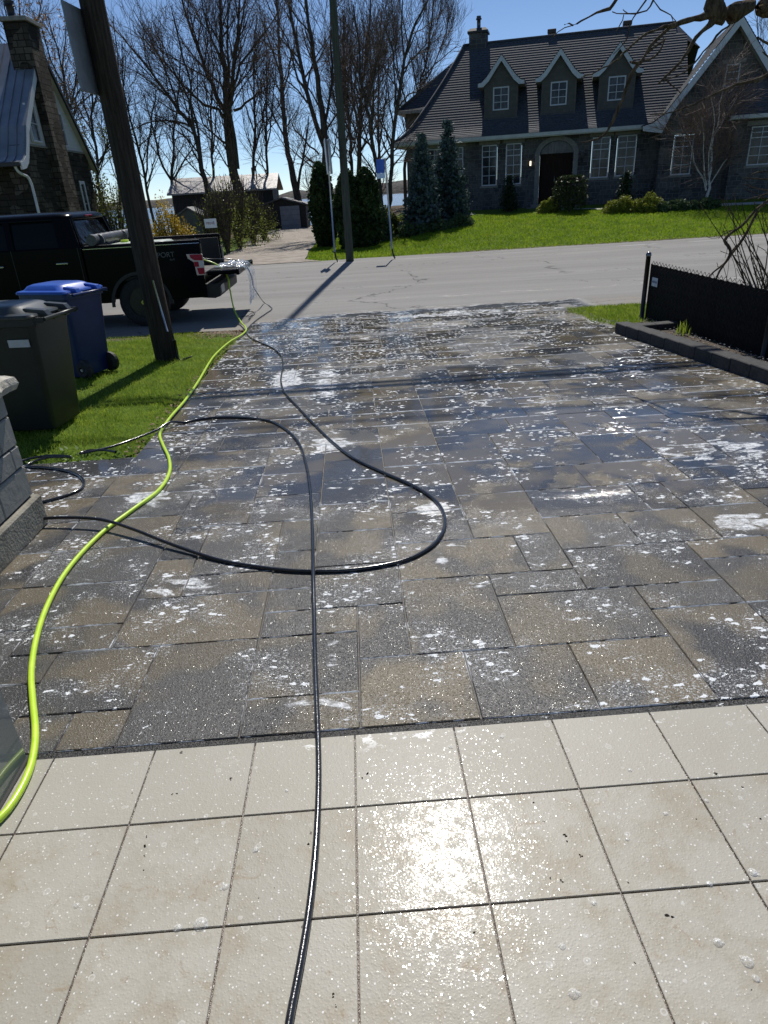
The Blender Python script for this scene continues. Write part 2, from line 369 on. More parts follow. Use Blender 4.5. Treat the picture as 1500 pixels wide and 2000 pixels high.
# lake and far shore
def water_mat():
    t = NT('lake_water'); p = t.pos()
    h = t.math('ADD', t.noise(t.scale(p, (0.5, 1.2, 1)), 1.2, 4, 0.6), t.math('MULTIPLY', t.noise(p, 0.11, 2), 1.5))
    return t.done(t.bsdf((0.03, 0.055, 0.08), 0.22, spec=0.9, normal=t.bump(h, 0.45, 0.35)))
b = MB(); b.add([(-3000, 66, -3.9), (3000, 66, -3.9), (3000, 5000, -3.9), (-3000, 5000, -3.9)], [(0, 1, 2, 3)])
tag(b.build('lake', water_mat()), kind='structure')
def hills():
    xs = np.linspace(-1600, 1700, 260); V = []
    prof = 11+5*np.sin(xs*0.0041+1)+3.2*np.sin(xs*0.013+0.3)+1.8*np.sin(xs*0.05)+npr.normal(0, 0.9, len(xs))
    ring = [(1380, -4.2, 0), (1384, -3.6, .12), (1396, 0, .55), (1412, 0, .82), (1440, 0, 1.0), (1550, 0, 1.15), (1800, 0, 1.3)]
    for y, z0, k in ring: V.append(np.stack([xs, np.full_like(xs, y)+20*np.sin(xs*0.006), -3.9+prof*k+npr.normal(0, 0.5, len(xs))*min(1, k*2)], -1))
    V = np.concatenate(V); n = len(xs); i, j = np.meshgrid(np.arange(n-1), np.arange(len(ring)-1)); a = j*n+i
    t = NT('far_woods'); p = t.pos(); c = t.mix(t.ramp(t.noise(p, 0.12, 6, 0.8), 0.35, 0.65), (0.06, 0.065, 0.07), (0.15, 0.135, 0.115))
    m = t.done(t.bsdf(c, 0.95, spec=0.05, normal=t.bump(t.noise(p, 0.3, 4), 1.0, 2.0)))
    tag(mesh_np('hills', V, np.stack([a, a+1, a+1+n, a+n], -1).reshape(-1, 4), m), kind='structure')
hills()

# ---------------------------------------------------------------- driveway pavers
UX, UY, X0, Y0 = 0.2075, 0.1935, -0.075, 1.73
FIX = [(-2,0,0,1),(-2,1,0,3),(-2,3,0,4),(-2,4,-1,5),(-1,4,1,6),(0,2,1,4),(1,2,3,5),(0,0,2,2),(-4,0,-2,3),(-5,3,-2,5),(-4,5,-2,6),
       (2,0,4,2),(4,0,6,2),(6,0,8,3),(3,2,6,4),(3,4,5,5),(1,5,4,7),(4,5,5,7),(5,4,8,6),(6,3,8,4),(5,6,7,8),(7,6,9,8),(-5,0,-4,1),(-6,1,-4,3),(-7,3,-5,4)]
IX0, IX1, IY1 = -26, 22, 51
def inside(i, j):
    x = X0+(i+.5)*UX; y = Y0+(j+.5)*UY
    if j < 0 or j >= IY1: return False
    if x < X0-8*UX: return j < 15.6 and x > -5.4
    if x > 3.62: return j < 34
    if x > 3.45: return j < 38
    return True
occ = {}; rects = []
for r in FIX:
    rects.append(r)
    for i in range(r[0], r[2]):
        for j in range(r[1], r[3]): occ[(i, j)] = 1
def fits(i, j, w, h):
    left = i < -8
    for a in range(i, i+w):
        for b in range(j, j+h):
            if (a, b) in occ or not inside(a, b): return False
            if (a < -8) != left and b >= 15: return False
    return True
pr = random.Random(5)
for j in range(IY1):
    for i in range(IX0, IX1):
        if (i, j) in occ or not inside(i, j): continue
        sizes = [(3,2),(2,2),(3,2),(2,2),(2,1),(2,3),(3,3) if False else (3,2),(1,2)]; pr.shuffle(sizes); sizes += [(2,2),(3,1),(2,1),(1,2),(1,1)]
        for w, h in sizes:
            if fits(i, j, w, h):
                # do not leave a single free cell to the right on this row
                if (i+w+1, j) in occ and fits(i+w, j, 1, 1) and w < 3 and fits(i, j, w+1, h): w += 1
                rects.append((i, j, i+w, j+h))
                for a in range(i, i+w):
                    for b in range(j, j+h): occ[(a, b)] = 1
                break
V = []; Fa = []; UA = []; UB = []; TN = []; WM = []
G, CH = 0.0045, 0.003
for (i0, j0, i1, j1) in rects:
    xa, xb = X0+i0*UX+G/2+pr.uniform(0, .0015), X0+i1*UX-G/2-pr.uniform(0, .0015)
    ya, yb = Y0+j0*UY+G/2+pr.uniform(0, .0015), Y0+j1*UY-G/2-pr.uniform(0, .0015)
    dz = pr.uniform(-.0012, .0012); tx, ty = pr.uniform(-.0022, .0022), pr.uniform(-.0022, .0022)
    n = len(V); w, h = xb-xa, yb-ya
    tone, warm = pr.random(), pr.random()
    rings = [(xa, xb, ya, yb, -0.035), (xa, xb, ya, yb, -CH), (xa+CH, xb-CH, ya+CH, yb-CH, 0)]
    for (p, q, r, s, z) in rings:
        for (x, y) in ((p, r), (q, r), (q, s), (p, s)):
            V.append((x, y, -SL*y+z+dz+(x-(xa+xb)/2)*tx+(y-(ya+yb)/2)*ty)); 
    def uvs(x, y): return (x-xa, y-ya), (xb-x, yb-y)
    fs = [(n+8, n+9, n+10, n+11)] + [(n+4+k, n+4+(k+1) % 4, n+8+(k+1) % 4, n+8+k) for k in range(4)] + [(n+k, n+(k+1) % 4, n+4+(k+1) % 4, n+4+k) for k in range(4)]
    for f in fs:
        Fa.append(f); TN.append(tone); WM.append(warm)
        for v in f:
            a_, b_ = uvs(V[v][0], V[v][1]); UA.append(a_); UB.append(b_)
me = bpy.data.meshes.new('driveway'); me.from_pydata(V, [], Fa); me.update()
l1 = me.uv_layers.new(name='low'); l1.data.foreach_set('uv', np.array(UA, dtype=np.float32).ravel())
l2 = me.uv_layers.new(name='high'); l2.data.foreach_set('uv', np.array(UB, dtype=np.float32).ravel())
for nm, arr in (('tone', TN), ('warm', WM)):
    at = me.attributes.new(nm, 'FLOAT', 'FACE'); at.data.foreach_set('value', np.array(arr, dtype=np.float32))

def foam_fields(t, p, e=None):
    """soap suds lying on the wet ground: flecks, flakes, puddled blots and lines caught in the joints; the finest white specks are painted sun glints"""
    x, y, z = t.sep(p)
    big = t.noise(t.scale(p, (0.55, 0.8, 1)), 1.25, 3, 0.55)
    dens = t.ramp(t.math('ADD', t.noise(p, 2.6, 4, 0.6), t.math('MULTIPLY', t.math('SUBTRACT', y, 4.0), 0.010)), 0.42, 0.60)
    wv = t.comb(t.math('MULTIPLY', t.noise(p, 55, 3, 0.7), 0.022), t.math('MULTIPLY', t.noise(p, 47, 3, 0.7), 0.022), 0)
    pw = t.vmath('ADD', p, wv)
    fine = t.n('ShaderNodeTexVoronoi'); t.set(fine.inputs['Vector'], t.scale(pw, (0.8, 1.2, 1))); fine.inputs['Scale'].default_value = 150
    thr = t.math('MULTIPLY', t.math('POWER', t.sep(fine.outputs['Color'])[0], 2.0), t.ramp(dens, 0, 1, 0.16, 0.66))
    fl = t.math('LESS_THAN', fine.outputs['Distance'], thr)
    gl = t.n('ShaderNodeTexVoronoi'); t.set(gl.inputs['Vector'], pw); gl.inputs['Scale'].default_value = 290
    glint_mask = t.math('LESS_THAN', gl.outputs['Distance'], t.math('MULTIPLY', t.math('POWER', t.sep(gl.outputs['Color'])[1], 3.0), t.ramp(dens, 0, 1, 0.42, 0.66)))  # tiny white specks painted in for sun glitter on the wet grain
    fl = t.math('MULTIPLY', t.math('MAXIMUM', t.math('MULTIPLY', fl, 0.52), t.math('MULTIPLY', glint_mask, 0.42)), t.ramp(y, 3.0, 7.0, 1.0, 0.30))
    w2 = t.comb(t.math('MULTIPLY', t.noise(p, 21, 4, 0.75), 0.075), t.math('MULTIPLY', t.noise(p, 17, 4, 0.75), 0.075), 0)
    mid = t.n('ShaderNodeTexVoronoi'); t.set(mid.inputs['Vector'], t.vmath('ADD', t.scale(p, (0.8, 1.35, 1)), w2)); mid.inputs['Scale'].default_value = 34
    c2 = t.sep(mid.outputs['Color'])
    th2 = t.math('MULTIPLY', t.ramp(c2[1], 0.50, 1.0, 0, 0.56, False), t.ramp(dens, 0, 1, 0.12, 1.0))
    fm = t.math('LESS_THAN', mid.outputs['Distance'], th2)
    fk = t.n('ShaderNodeTexVoronoi'); t.set(fk.inputs['Vector'], t.vmath('ADD', t.scale(p, (0.85, 1.05, 1)), t.comb(t.math('MULTIPLY', t.noise(p, 31, 3, 0.7), 0.05), t.math('MULTIPLY', t.noise(p, 28, 3, 0.7), 0.05), 0))); fk.inputs['Scale'].default_value = 13.5
    th3 = t.math('MULTIPLY', t.ramp(t.sep(fk.outputs['Color'])[0], 0.50, 1.0, 0, 0.33, False), t.math('MULTIPLY', t.ramp(y, 3.5, 6.5, 0.12, 1.0), t.ramp(dens, 0, 1, 0.45, 1.0)))
    fm = t.math('MAXIMUM', fm, t.math('LESS_THAN', fk.outputs['Distance'], th3))
    bl = t.noise(t.scale(p, (0.85, 1.5, 1)), 5.8, 5, 0.62, 0.9)
    acc = t.math('MULTIPLY', t.math('SUBTRACT', big, 0.5), 0.45)
    for (px, py, sx, sy, k) in ((560, 742, .16, .45, .26), (640, 868, .16, .16, .26), (846, 992, .10, .10, .30), (285, 972, .16, .10, .26), (1420, 885, .45, .35, .13), (1300, 790, .5, .25, .12), (900, 612, 1.4, .25, .16), (600, 650, .25, .9, .15), (1460, 1020, .18, .08, .20), (1215, 1225, .04, .09, .15), (860, 1095, .035, .09, .17), (640, 740, .10, .8, .16), (1250, 1150, .08, .04, .12), (650, 1270, .03, .14, .16), (380, 1150, .2, .1, .1), (1180, 720, 1.0, .5, .08), (700, 610, .8, .25, .14), (1090, 640, .5, .4, .10)):
        c = on_slope(px, py); gx = t.math('MULTIPLY', t.math('SUBTRACT', x, float(c[0])), 1/sx); gy = t.math('MULTIPLY', t.math('SUBTRACT', y, float(c[1])), 1/sy)
        acc = t.math('ADD', acc, t.math('MULTIPLY', t.ramp(t.math('ADD', t.math('MULTIPLY', gx, gx), t.math('MULTIPLY', gy, gy)), 0.0, 2.2, 1, 0), k))
    fray = t.math('MULTIPLY', t.math('SUBTRACT', t.noise(p, 34, 4, 0.8), 0.5), 0.20)
    blot = t.math('MULTIPLY', t.ramp(t.math('ADD', t.math('ADD', bl, acc), fray), 0.65, 0.71), t.ramp(t.noise(t.scale(p, (1, 1.6, 1)), 24, 4, 0.8), 0.36, 0.60, 0.25, 0.95))
    return x, y, big, dens, fl, fm, blot
def paver_mat():
    t = NT('paver_stone'); p = t.pos()
    tone, warm = t.attr('tone'), t.attr('warm')
    u1 = t.n('ShaderNodeUVMap', uv_map='low').outputs[0]; u2 = t.n('ShaderNodeUVMap', uv_map='high').outputs[0]
    a = t.sep(u1); b = t.sep(u2)
    ex = t.math('MINIMUM', a[0], b[0]); ey = t.math('MINIMUM', a[1], b[1]); e = t.math('MINIMUM', ex, ey)
    pp = t.vmath('ADD', p, t.comb(t.math('MULTIPLY', tone, 37.0), t.math('MULTIPLY', warm, 53.0), 0))
    blotch = t.noise(pp, 2.9, 2, 0.5)
    grain = t.noise(p, 140, 3, 0.7); g2 = t.noise(p, 420, 2, 0.6)
    mixf = t.ramp(t.math('ADD', blotch, t.math('MULTIPLY', t.math('SUBTRACT', warm, 0.5), 0.12)), 0.43, 0.59)
    dark = t.mix(tone, (0.034, 0.035, 0.038), (0.076, 0.075, 0.073))
    ochre = t.mix(t.attr('warm'), (0.092, 0.080, 0.060), (0.158, 0.132, 0.090))
    col = t.mix(mixf, dark, ochre)
    col = t.mix(t.ramp(grain, 0.35, 0.7, 0, 0.30), col, t.mix(0.5, col, (0.02, 0.02, 0.02)))
    col = t.mix(t.ramp(g2, 0.55, 0.75, 0, 0.22), col, (0.34, 0.31, 0.27))
    x, y, big, dens, fl, fm, blot = foam_fields(t, p, e)
    # film of standing water
    wetn = t.noise(t.scale(p, (0.5, 1.0, 1)), 1.7, 3, 0.5)
    film = t.math('MULTIPLY', t.ramp(t.math('ADD', wetn, t.math('MULTIPLY', t.math('SUBTRACT', t.noise(p, 9, 4, 0.7), 0.5), 0.16)), 0.37, 0.56), t.ramp(y, 2.6, 4.4))
    fa_ = 0.0
    for px, py, sx, sy, k in ((575, 690, .38, 2.6, .9), (1050, 890, 1.3, 1.0, 1.0), (1300, 870, .9, .7, .8), (800, 1000, .5, .5, .5)):
        c = on_slope(px, py); gx = t.math('MULTIPLY', t.math('SUBTRACT', x, float(c[0])), 1/sx); gy = t.math('MULTIPLY', t.math('SUBTRACT', y, float(c[1])), 1/sy)
        fa_ = t.math('ADD', fa_, t.math('MULTIPLY', t.ramp(t.math('ADD', t.math('MULTIPLY', gx, gx), t.math('MULTIPLY', gy, gy)), 0.0, 1.6, 1, 0), k))
    film = t.math('MAXIMUM', film, t.math('MULTIPLY', fa_, t.ramp(t.noise(p, 3.5, 4, 0.6), 0.36, 0.52)), clamp=True)
    jw = t.math('MULTIPLY', t.noise(p, 7.0, 4, 0.7), 0.024)
    jl = t.math('MULTIPLY', t.math('LESS_THAN', ey, t.math('SUBTRACT', jw, t.ramp(y, 2, 7, 0.0112, 0.0058))), t.ramp(t.noise(p, 1.9, 3), 0.34, 0.50))
    jx = t.math('MULTIPLY', t.math('LESS_THAN', ex, t.math('SUBTRACT', jw, 0.0125)), t.ramp(t.noise(p, 1.3, 3), 0.44, 0.54))
    nofilm = t.ramp(film, 0, 1, 1.0, 0.40)
    foam = t.math('MAXIMUM', t.math('MAXIMUM', t.math('MULTIPLY', fl, nofilm), fm), t.math('MAXIMUM', blot, t.math('MAXIMUM', jl, jx)))  # suds, plus the sun glints painted into the fleck layer
    # lacy suds: thinner in the middle
    lace = t.ramp(t.noise(p, 60, 3, 0.8), 0.30, 0.5, 0.6, 1.0)
    foamc = t.math('MULTIPLY', foam, lace)
    colf = t.mix(foamc, col, (0.74, 0.77, 0.80))
    rough = t.math('ADD', t.ramp(film, 0, 1, 0.33, 0.08), t.math('MULTIPLY', foam, 0.35))
    hb = t.math('ADD', t.math('MULTIPLY', grain, t.ramp(film, 0, 1, 1.0, 0.10)), t.math('MULTIPLY', foam, 0.8))
    drops = t.vor(p, 95, 'F1'); hb = t.math('ADD', hb, t.math('MULTIPLY', t.ramp(drops, 0.0, 0.45, 1, 0), t.ramp(film, 0, 1, 0.7, 0.03)))
    n1 = t.bump(hb, t.ramp(film, 0, 1, 0.65, 0.30), 0.0035)
    n2 = t.bump(t.noise(p, 14, 3, 0.5), t.ramp(film, 0, 1, 0.10, 0.05), 0.02, n1)
    d0 = t.bsdf(colf, rough, spec=t.ramp(film, 0, 1, 0.20, 0.55), normal=n2)
    fa, va = facets(t, p, 900, 0.34, 1.2)
    nn = t.vmath('NORMALIZE', t.vmath('ADD', t.n('ShaderNodeNewGeometry').outputs['Normal'], fa))
    g = t.n('ShaderNodeBsdfGlossy'); g.inputs['Roughness'].default_value = 0.10; t.set(g.inputs['Normal'], nn)
    mx = t.n('ShaderNodeMixShader'); t.set(mx.inputs[0], t.math('MULTIPLY', t.math('MULTIPLY', t.ramp(film, 0, 1, 0.009, 0.002), t.ramp(y, 2.5, 6.5, 1.0, 0.2)), t.ramp(grain, 0.4, 0.6, 0.3, 1.0))); t.t.links.new(d0, mx.inputs[1]); t.t.links.new(g.outputs[0], mx.inputs[2])
    return t.done(mx.outputs[0])
M['paver'] = paver_mat(); me.materials.append(M['paver'])
o = bpy.data.objects.new('driveway', me); link(o); tag(o, kind='structure')
# bedding sand in the joints
M['joint'] = simple('joint_sand', (0.030, 0.028, 0.026), (0.075, 0.068, 0.06), 40, 0.5, bump=0.4, bscale=150)
b = MB()
def slab(b, x0, x1, y0, y1, dz, n=1): b.add([(x0, y0, -SL*y0+dz), (x1, y0, -SL*y0+dz), (x1, y1, -SL*y1+dz), (x0, y1, -SL*y1+dz)], [(0, 1, 2, 3)])
slab(b, X0-8*UX, 3.66, 1.64, Y0+IY1*UY+0.01, -0.0065); slab(b, -5.6, X0-8*UX, 1.64, Y0+16*UY+0.01, -0.0065); slab(b, 3.66, 4.6, 1.64, 8.3, -0.0065)
tag(b.build('driveway_bedding', M['joint']), kind='structure')
# asphalt lip joining the pavers to the road
b = MB(); n = 24
for k in range(n):
    xa, xb = -1.74+k*(5.3/n), -1.74+(k+1)*(5.3/n)
    b.add([(xa, Y0+IY1*UY, -SL*11.6-0.002), (xb, Y0+IY1*UY, -SL*11.6-0.002), (xb, 11.66, -0.296), (xa, 11.66, -0.296)], [(0, 1, 2, 3)])
tag(b.build('road_lip', M['asphalt']), kind='structure')

# ---------------------------------------------------------------- porch tiles (cream porcelain)
TS, TX, TY = 0.3338, -0.763, 1.4015
V = []; Fa = []; TN = []
for c in range(-9, 14):
    for r in range(-1, 9):
        xa, xb = TX+c*TS+.0025, TX+(c+1)*TS-.0025
        yb = TY-r*TS-.0025; ya = yb-TS+.005
        if r == -1: yb = 1.699; ya = TY+.0025
        n = len(V); tn = pr.random(); dz = pr.uniform(-.0005, .0005)
        for (q, z) in ((0, -.02), (0, -.0015), (.0015, 0)):
            for (x, y) in ((xa+q, ya+q), (xb-q, ya+q), (xb-q, yb-q), (xa+q, yb-q)): V.append((x, y, -SL*y+z+dz+0.001))
        for f in [(n+8, n+9, n+10, n+11)] + [(n+4+k, n+4+(k+1) % 4, n+8+(k+1) % 4, n+8+k) for k in range(4)] + [(n+k, n+(k+1) % 4, n+4+(k+1) % 4, n+4+k) for k in range(4)]:
            Fa.append(f); TN.append(tn)
me = bpy.data.meshes.new('porch_tiles'); me.from_pydata(V, [], Fa); me.update()
at = me.attributes.new('tone', 'FLOAT', 'FACE'); at.data.foreach_set('value', np.array(TN, dtype=np.float32))
def tile_mat():
    t = NT('porch_tile'); p = t.pos(); tone = t.attr('tone'); x, y, z = t.sep(p)
    pp = t.vmath('ADD', p, t.comb(t.math('MULTIPLY', tone, 19.0), t.math('MULTIPLY', tone, 41.0), 0))
    base = t.mix(tone, (0.365, 0.347, 0.298), (0.415, 0.397, 0.345))
    older = t.ramp(y, 1.41, 1.39)                                   # the rows under the roof line are dirtier
    cloud = t.noise(pp, 4.5, 6, 0.72); veins = t.noise(pp, 11, 6, 0.8, 1.2)
    dirt = t.math('MULTIPLY', t.ramp(cloud, 0.40, 0.72), t.ramp(older, 0, 1, 0.18, 0.85))
    col = t.mix(dirt, base, (0.30, 0.258, 0.185))
    col = t.mix(t.math('MULTIPLY', t.ramp(veins, 0.57, 0.66, 0, 0.55), older), col, (0.27, 0.20, 0.12))
    speck = t.n('ShaderNodeTexVoronoi'); t.set(speck.inputs['Vector'], t.scale(p, (1.0, 0.7, 1))); speck.inputs['Scale'].default_value = 9
    sc = t.sep(speck.outputs['Color'])
    sp = t.math('LESS_THAN', t.math('ADD', speck.outputs['Distance'], t.math('MULTIPLY', t.noise(p, 70, 3, 0.8), 0.12)), t.ramp(sc[0], 0.72, 1.0, 0.0, 0.125, False))
    col = t.mix(t.math('MULTIPLY', sp, 0.85), col, (0.035, 0.028, 0.02))
    # droplets and bubbles of suds
    bub = t.n('ShaderNodeTexVoronoi'); t.set(bub.inputs['Vector'], p); bub.inputs['Scale'].default_value = 34
    bc = t.sep(bub.outputs['Color']); br = t.ramp(bc[1], 0.82, 1.0, 0.0, 0.34, False)
    bb = t.math('LESS_THAN', bub.outputs['Distance'], br); ring = t.math('MULTIPLY', bb, t.math('GREATER_THAN', bub.outputs['Distance'], t.math('MULTIPLY', br, 0.72)))
    fb = t.n('ShaderNodeTexVoronoi'); t.set(fb.inputs['Vector'], p); fb.inputs['Scale'].default_value = 120
    fbm = t.math('LESS_THAN', fb.outputs['Distance'], t.math('MULTIPLY', t.math('POWER', t.sep(fb.outputs['Color'])[0], 4.0), 0.34))
    fo = t.math('MAXIMUM', t.math('MULTIPLY', bb, 0.08), t.math('MAXIMUM', t.math('MULTIPLY', ring, 0.28), t.math('MULTIPLY', fbm, 0.7)))
    sud = t.math('MULTIPLY', t.ramp(t.noise(t.scale(p, (1, 1.6, 1)), 8, 5, 0.7), 0.60, 0.64), t.ramp(y, 1.60, 1.69)); fo = t.math('MAXIMUM', fo, sud)
    col = t.mix(fo, col, (0.80, 0.81, 0.80))
    wet = t.ramp(t.noise(p, 3.0, 3, 0.6), 0.35, 0.6)
    h1 = t.noise(p, 85, 2, 0.5); h2 = t.noise(p, 230, 2, 0.6); dr = t.ramp(fb.outputs['Distance'], 0, 0.5, 1, 0)
    h = t.math('ADD', t.math('ADD', h1, t.math('MULTIPLY', h2, 0.5)), t.math('MULTIPLY', dr, 0.55))
    n0 = t.bump(h, 0.22, 0.0035)
    d0 = t.bsdf(col, 0.48, spec=0.20, normal=n0)
    fa, va = facets(t, t.scale(p, (1.0, 0.8, 1)), 200, 0.030, 1.6); fb2, vb = facets(t, p, 370, 0.034, 1.6)
    nn = t.vmath('NORMALIZE', t.vmath('ADD', t.n('ShaderNodeNewGeometry').outputs['Normal'], t.vmath('ADD', fa, fb2)))
    g = t.n('ShaderNodeBsdfGlossy'); g.inputs['Roughness'].default_value = 0.06; t.set(g.inputs['Normal'], nn)
    g2 = t.n('ShaderNodeBsdfGlossy'); g2.inputs['Roughness'].default_value = 0.15; t.set(g2.inputs['Normal'], t.bump(h, 0.10, 0.0035))
    gm2 = t.n('ShaderNodeMixShader'); gm2.inputs[0].default_value = 0.14; t.t.links.new(g.outputs[0], gm2.inputs[1]); t.t.links.new(g2.outputs[0], gm2.inputs[2]); g = gm2
    lw = t.n('ShaderNodeFresnel'); lw.inputs[0].default_value = 1.33
    cover = t.math('MULTIPLY', t.ramp(y, 1.42, 1.39, 0.30, 1.0), t.ramp(t.noise(p, 26, 3, 0.7), 0.40, 0.56, 0.15, 1.0))
    mx = t.n('ShaderNodeMixShader'); t.set(mx.inputs[0], t.math('MULTIPLY', lw.outputs[0], cover)); t.t.links.new(d0, mx.inputs[1]); t.t.links.new(g.outputs[0], mx.inputs[2])
    return t.done(mx.outputs[0])
me.materials.append(tile_mat()); o = bpy.data.objects.new('porch_tiles', me); link(o); tag(o, kind='structure')
b = MB(); slab(b, -4.2, 4.2, -1.8, 1.688, -0.0045)
tag(b.build('grout', simple('tile_grout', (0.075, 0.052, 0.038), (0.115, 0.085, 0.062), 60, 0.3, bump=0.3, bscale=200)), kind='structure')
# wet grit and suds collected in the gap between tiles and pavers
t = NT('gap_grit'); p = t.pos(); c = t.mix(t.ramp(t.noise(p, 120, 4, 0.8), 0.4, 0.62), (0.008, 0.008, 0.008), (0.05, 0.05, 0.05)); fo = t.ramp(t.noise(t.scale(p, (1, 2, 1)), 9, 5, 0.75), 0.57, 0.6)
c = t.mix(t.math('MULTIPLY', fo, t.ramp(t.sep(p)[0], 0.1, 0.7)), c, (0.75, 0.77, 0.78)); gm = t.done(t.bsdf(c, 0.35, spec=0.25, normal=t.bump(t.noise(p, 160, 3), 0.8, 0.006)))
b = MB(); slab(b, -4.0, 4.2, 1.690, 1.735, -0.0052); tag(b.build('drain_gap', gm), kind='structure')

# ---------------------------------------------------------------- grass
def blades(name, P, h, w, lean, mat, kind='stuff', label=None, cat=None):
    n = len(P); az = npr.uniform(0, 2*math.pi, n); la = npr.uniform(0, 2*math.pi, n); hh = h*npr.uniform(.5, 1.3, n); lw = npr.uniform(.2, 1, n)*lean
    d = np.stack([np.cos(az), np.sin(az), np.zeros(n)], -1)*(w*npr.uniform(.6, 1.3, n))[:, None]; L = np.stack([np.cos(la), np.sin(la), np.zeros(n)], -1)
    a0, b0 = P-d/2, P+d/2; m = P+L*(lw*hh*.35)[:, None]; m[:, 2] += hh*.6; tip = P+L*(lw*hh)[:, None]; tip[:, 2] += hh*npr.uniform(.75, 1, n)
    V = np.stack([a0, b0, m+d*.38, m-d*.38, tip], 1).reshape(-1, 3); k = np.arange(n)[:, None]*5
    Fq = np.concatenate([np.concatenate([k, k+1, k+2], 1), np.concatenate([k, k+2, k+3], 1), np.concatenate([k+3, k+2, k+4], 1)])
    o = mesh_np(name, V, Fq, mat); return tag(o, label, cat, kind=kind)
M['grass'] = leafy('grass_blade', (0.14, 0.235, 0.014), (0.34, 0.43, 0.05), 5.0, 0.5, 0.45, (0.42, 0.42, 0.14))
M['grass_far'] = leafy('lawn_blade', (0.155, 0.265, 0.010), (0.29, 0.39, 0.025), 1.2, 0.5, 0.5, (0.42, 0.46, 0.08))
def patch(n, x0, x1, y0, y1, test=None, zf=H, dz=0.0):
    x = npr.uniform(x0, x1, n); y = npr.uniform(y0, y1, n)
    if test is not None: k = test(x, y); x, y = x[k], y[k]
    return np.stack([x, y, zf(x, y)+dz], -1)
clump = lambda x, y: (np.sin(x*7.1+2*np.sin(y*5.3))+np.sin(y*9.7+x*3.1)+np.sin(x*2.3-y*1.7)*1.2) > npr.uniform(-3.6, 0.6, len(x))
def left_t(x, y):
    worn = ((x+1.9)**2/0.35+(y-10.6)**2/0.5 < npr.uniform(0.3, 1.2, len(x)))
    return clump(x, y) & (x < -1.735-0.02*np.sin(y*5)) & ~(worn) & (y < 10.95+0.08*np.sin(x*6)) & (y > 4.87+0.03*np.sin(x*9)) & (x > -0.62*y+0.6-1.2) & ~((x > -1.80-0.06*npr.random(len(x))) & (npr.random(len(x)) < .6))
blades('lawn_grass', patch(130000, -7.5, -1.72, 4.85, 11.0, left_t), 0.042, 0.0042, 0.9, M['grass'])
blades('verge_grass', patch(26000, 3.3, 6.5, 8.75, 11.15, lambda x, y: (x > 3.40+0.03*np.sin(y*7)+0.12*sstep(10.2, 9, y)) & (y < 11.1+.06*np.sin(x*5)) & (y > 9.0)), 0.06, 0.006, 0.8, M['grass'])
def lawn_t(x, y):
    u = (x-HX)*math.cos(HA)+(y-HY)*math.sin(HA); d = -(x-HX)*math.sin(HA)+(y-HY)*math.cos(HA)
    e = np.interp(y, [22.6, 23.5, 27, 36, 46], [-0.9, -1.4, -1.55, -1.38, -1.8])
    return (x > e) & (d < -3.2+0.3*np.sin(u*.7)-0.5*sstep(7, 20, u))
blades('front_lawn_grass', patch(150000, -1.8, 22, 22.85, 38.5, lawn_t, dz=-.005), 0.075, 0.020, 0.9, M['grass_far'])
# broad-leaved weeds along the driveway corner
def weeds():
    P = patch(420, -2.9, -1.8, 4.83, 5.25, lambda x, y: y < 4.9+0.3*npr.random(len(x))); n = len(P)
    az = npr.uniform(0, 6.28, n); L = np.stack([np.cos(az), np.sin(az), npr.uniform(.3, 1.2, n)], -1); L /= np.linalg.norm(L, axis=1)[:, None]; L *= npr.uniform(.03, .065, n)[:, None]
    S = np.cross(L, [0, 0, 1.]); S /= np.linalg.norm(S, axis=1)[:, None]; S *= .013
    V = np.stack([P, P+L*.5+S, P+L, P+L*.5-S], 1).reshape(-1, 3); k = np.arange(n)[:, None]*4
    tag(mesh_np('weeds', V, np.concatenate([k, k+1, k+2, k+3], 1), leafy('weed_leaf', (0.07, 0.16, 0.02), (0.16, 0.24, 0.03), 12)), kind='stuff')
weeds()
# dead leaves and crumbs of soil along the lawn edge
P = np.concatenate([patch(500, -1.86, -1.70, 4.9, 11.2), patch(900, -2.6, -1.5, 10.3, 11.3, lambda x, y: (x+1.95)**2/.3+(y-10.7)**2/.3 < 1.2), patch(260, 3.9, 4.2, 5.2, 9.3)]); n = len(P); P[:, 2] += .008
az = npr.uniform(0, 6.28, n); L = np.stack([np.cos(az), np.sin(az), npr.uniform(-.2, .5, n)], -1)*npr.uniform(.006, .022, n)[:, None]; S = np.cross(L, [0, 0, 1.])*.7+np.array([0, 0, .004])
V = np.stack([P-L, P+S, P+L, P-S], 1).reshape(-1, 3); k = np.arange(n)[:, None]*4
tag(mesh_np('dead_leaves', V, np.concatenate([k, k+1, k+2, k+3], 1), simple('dead_leaf', (0.10, 0.06, 0.03), (0.30, 0.20, 0.11), 30, 0.8)), kind='stuff')

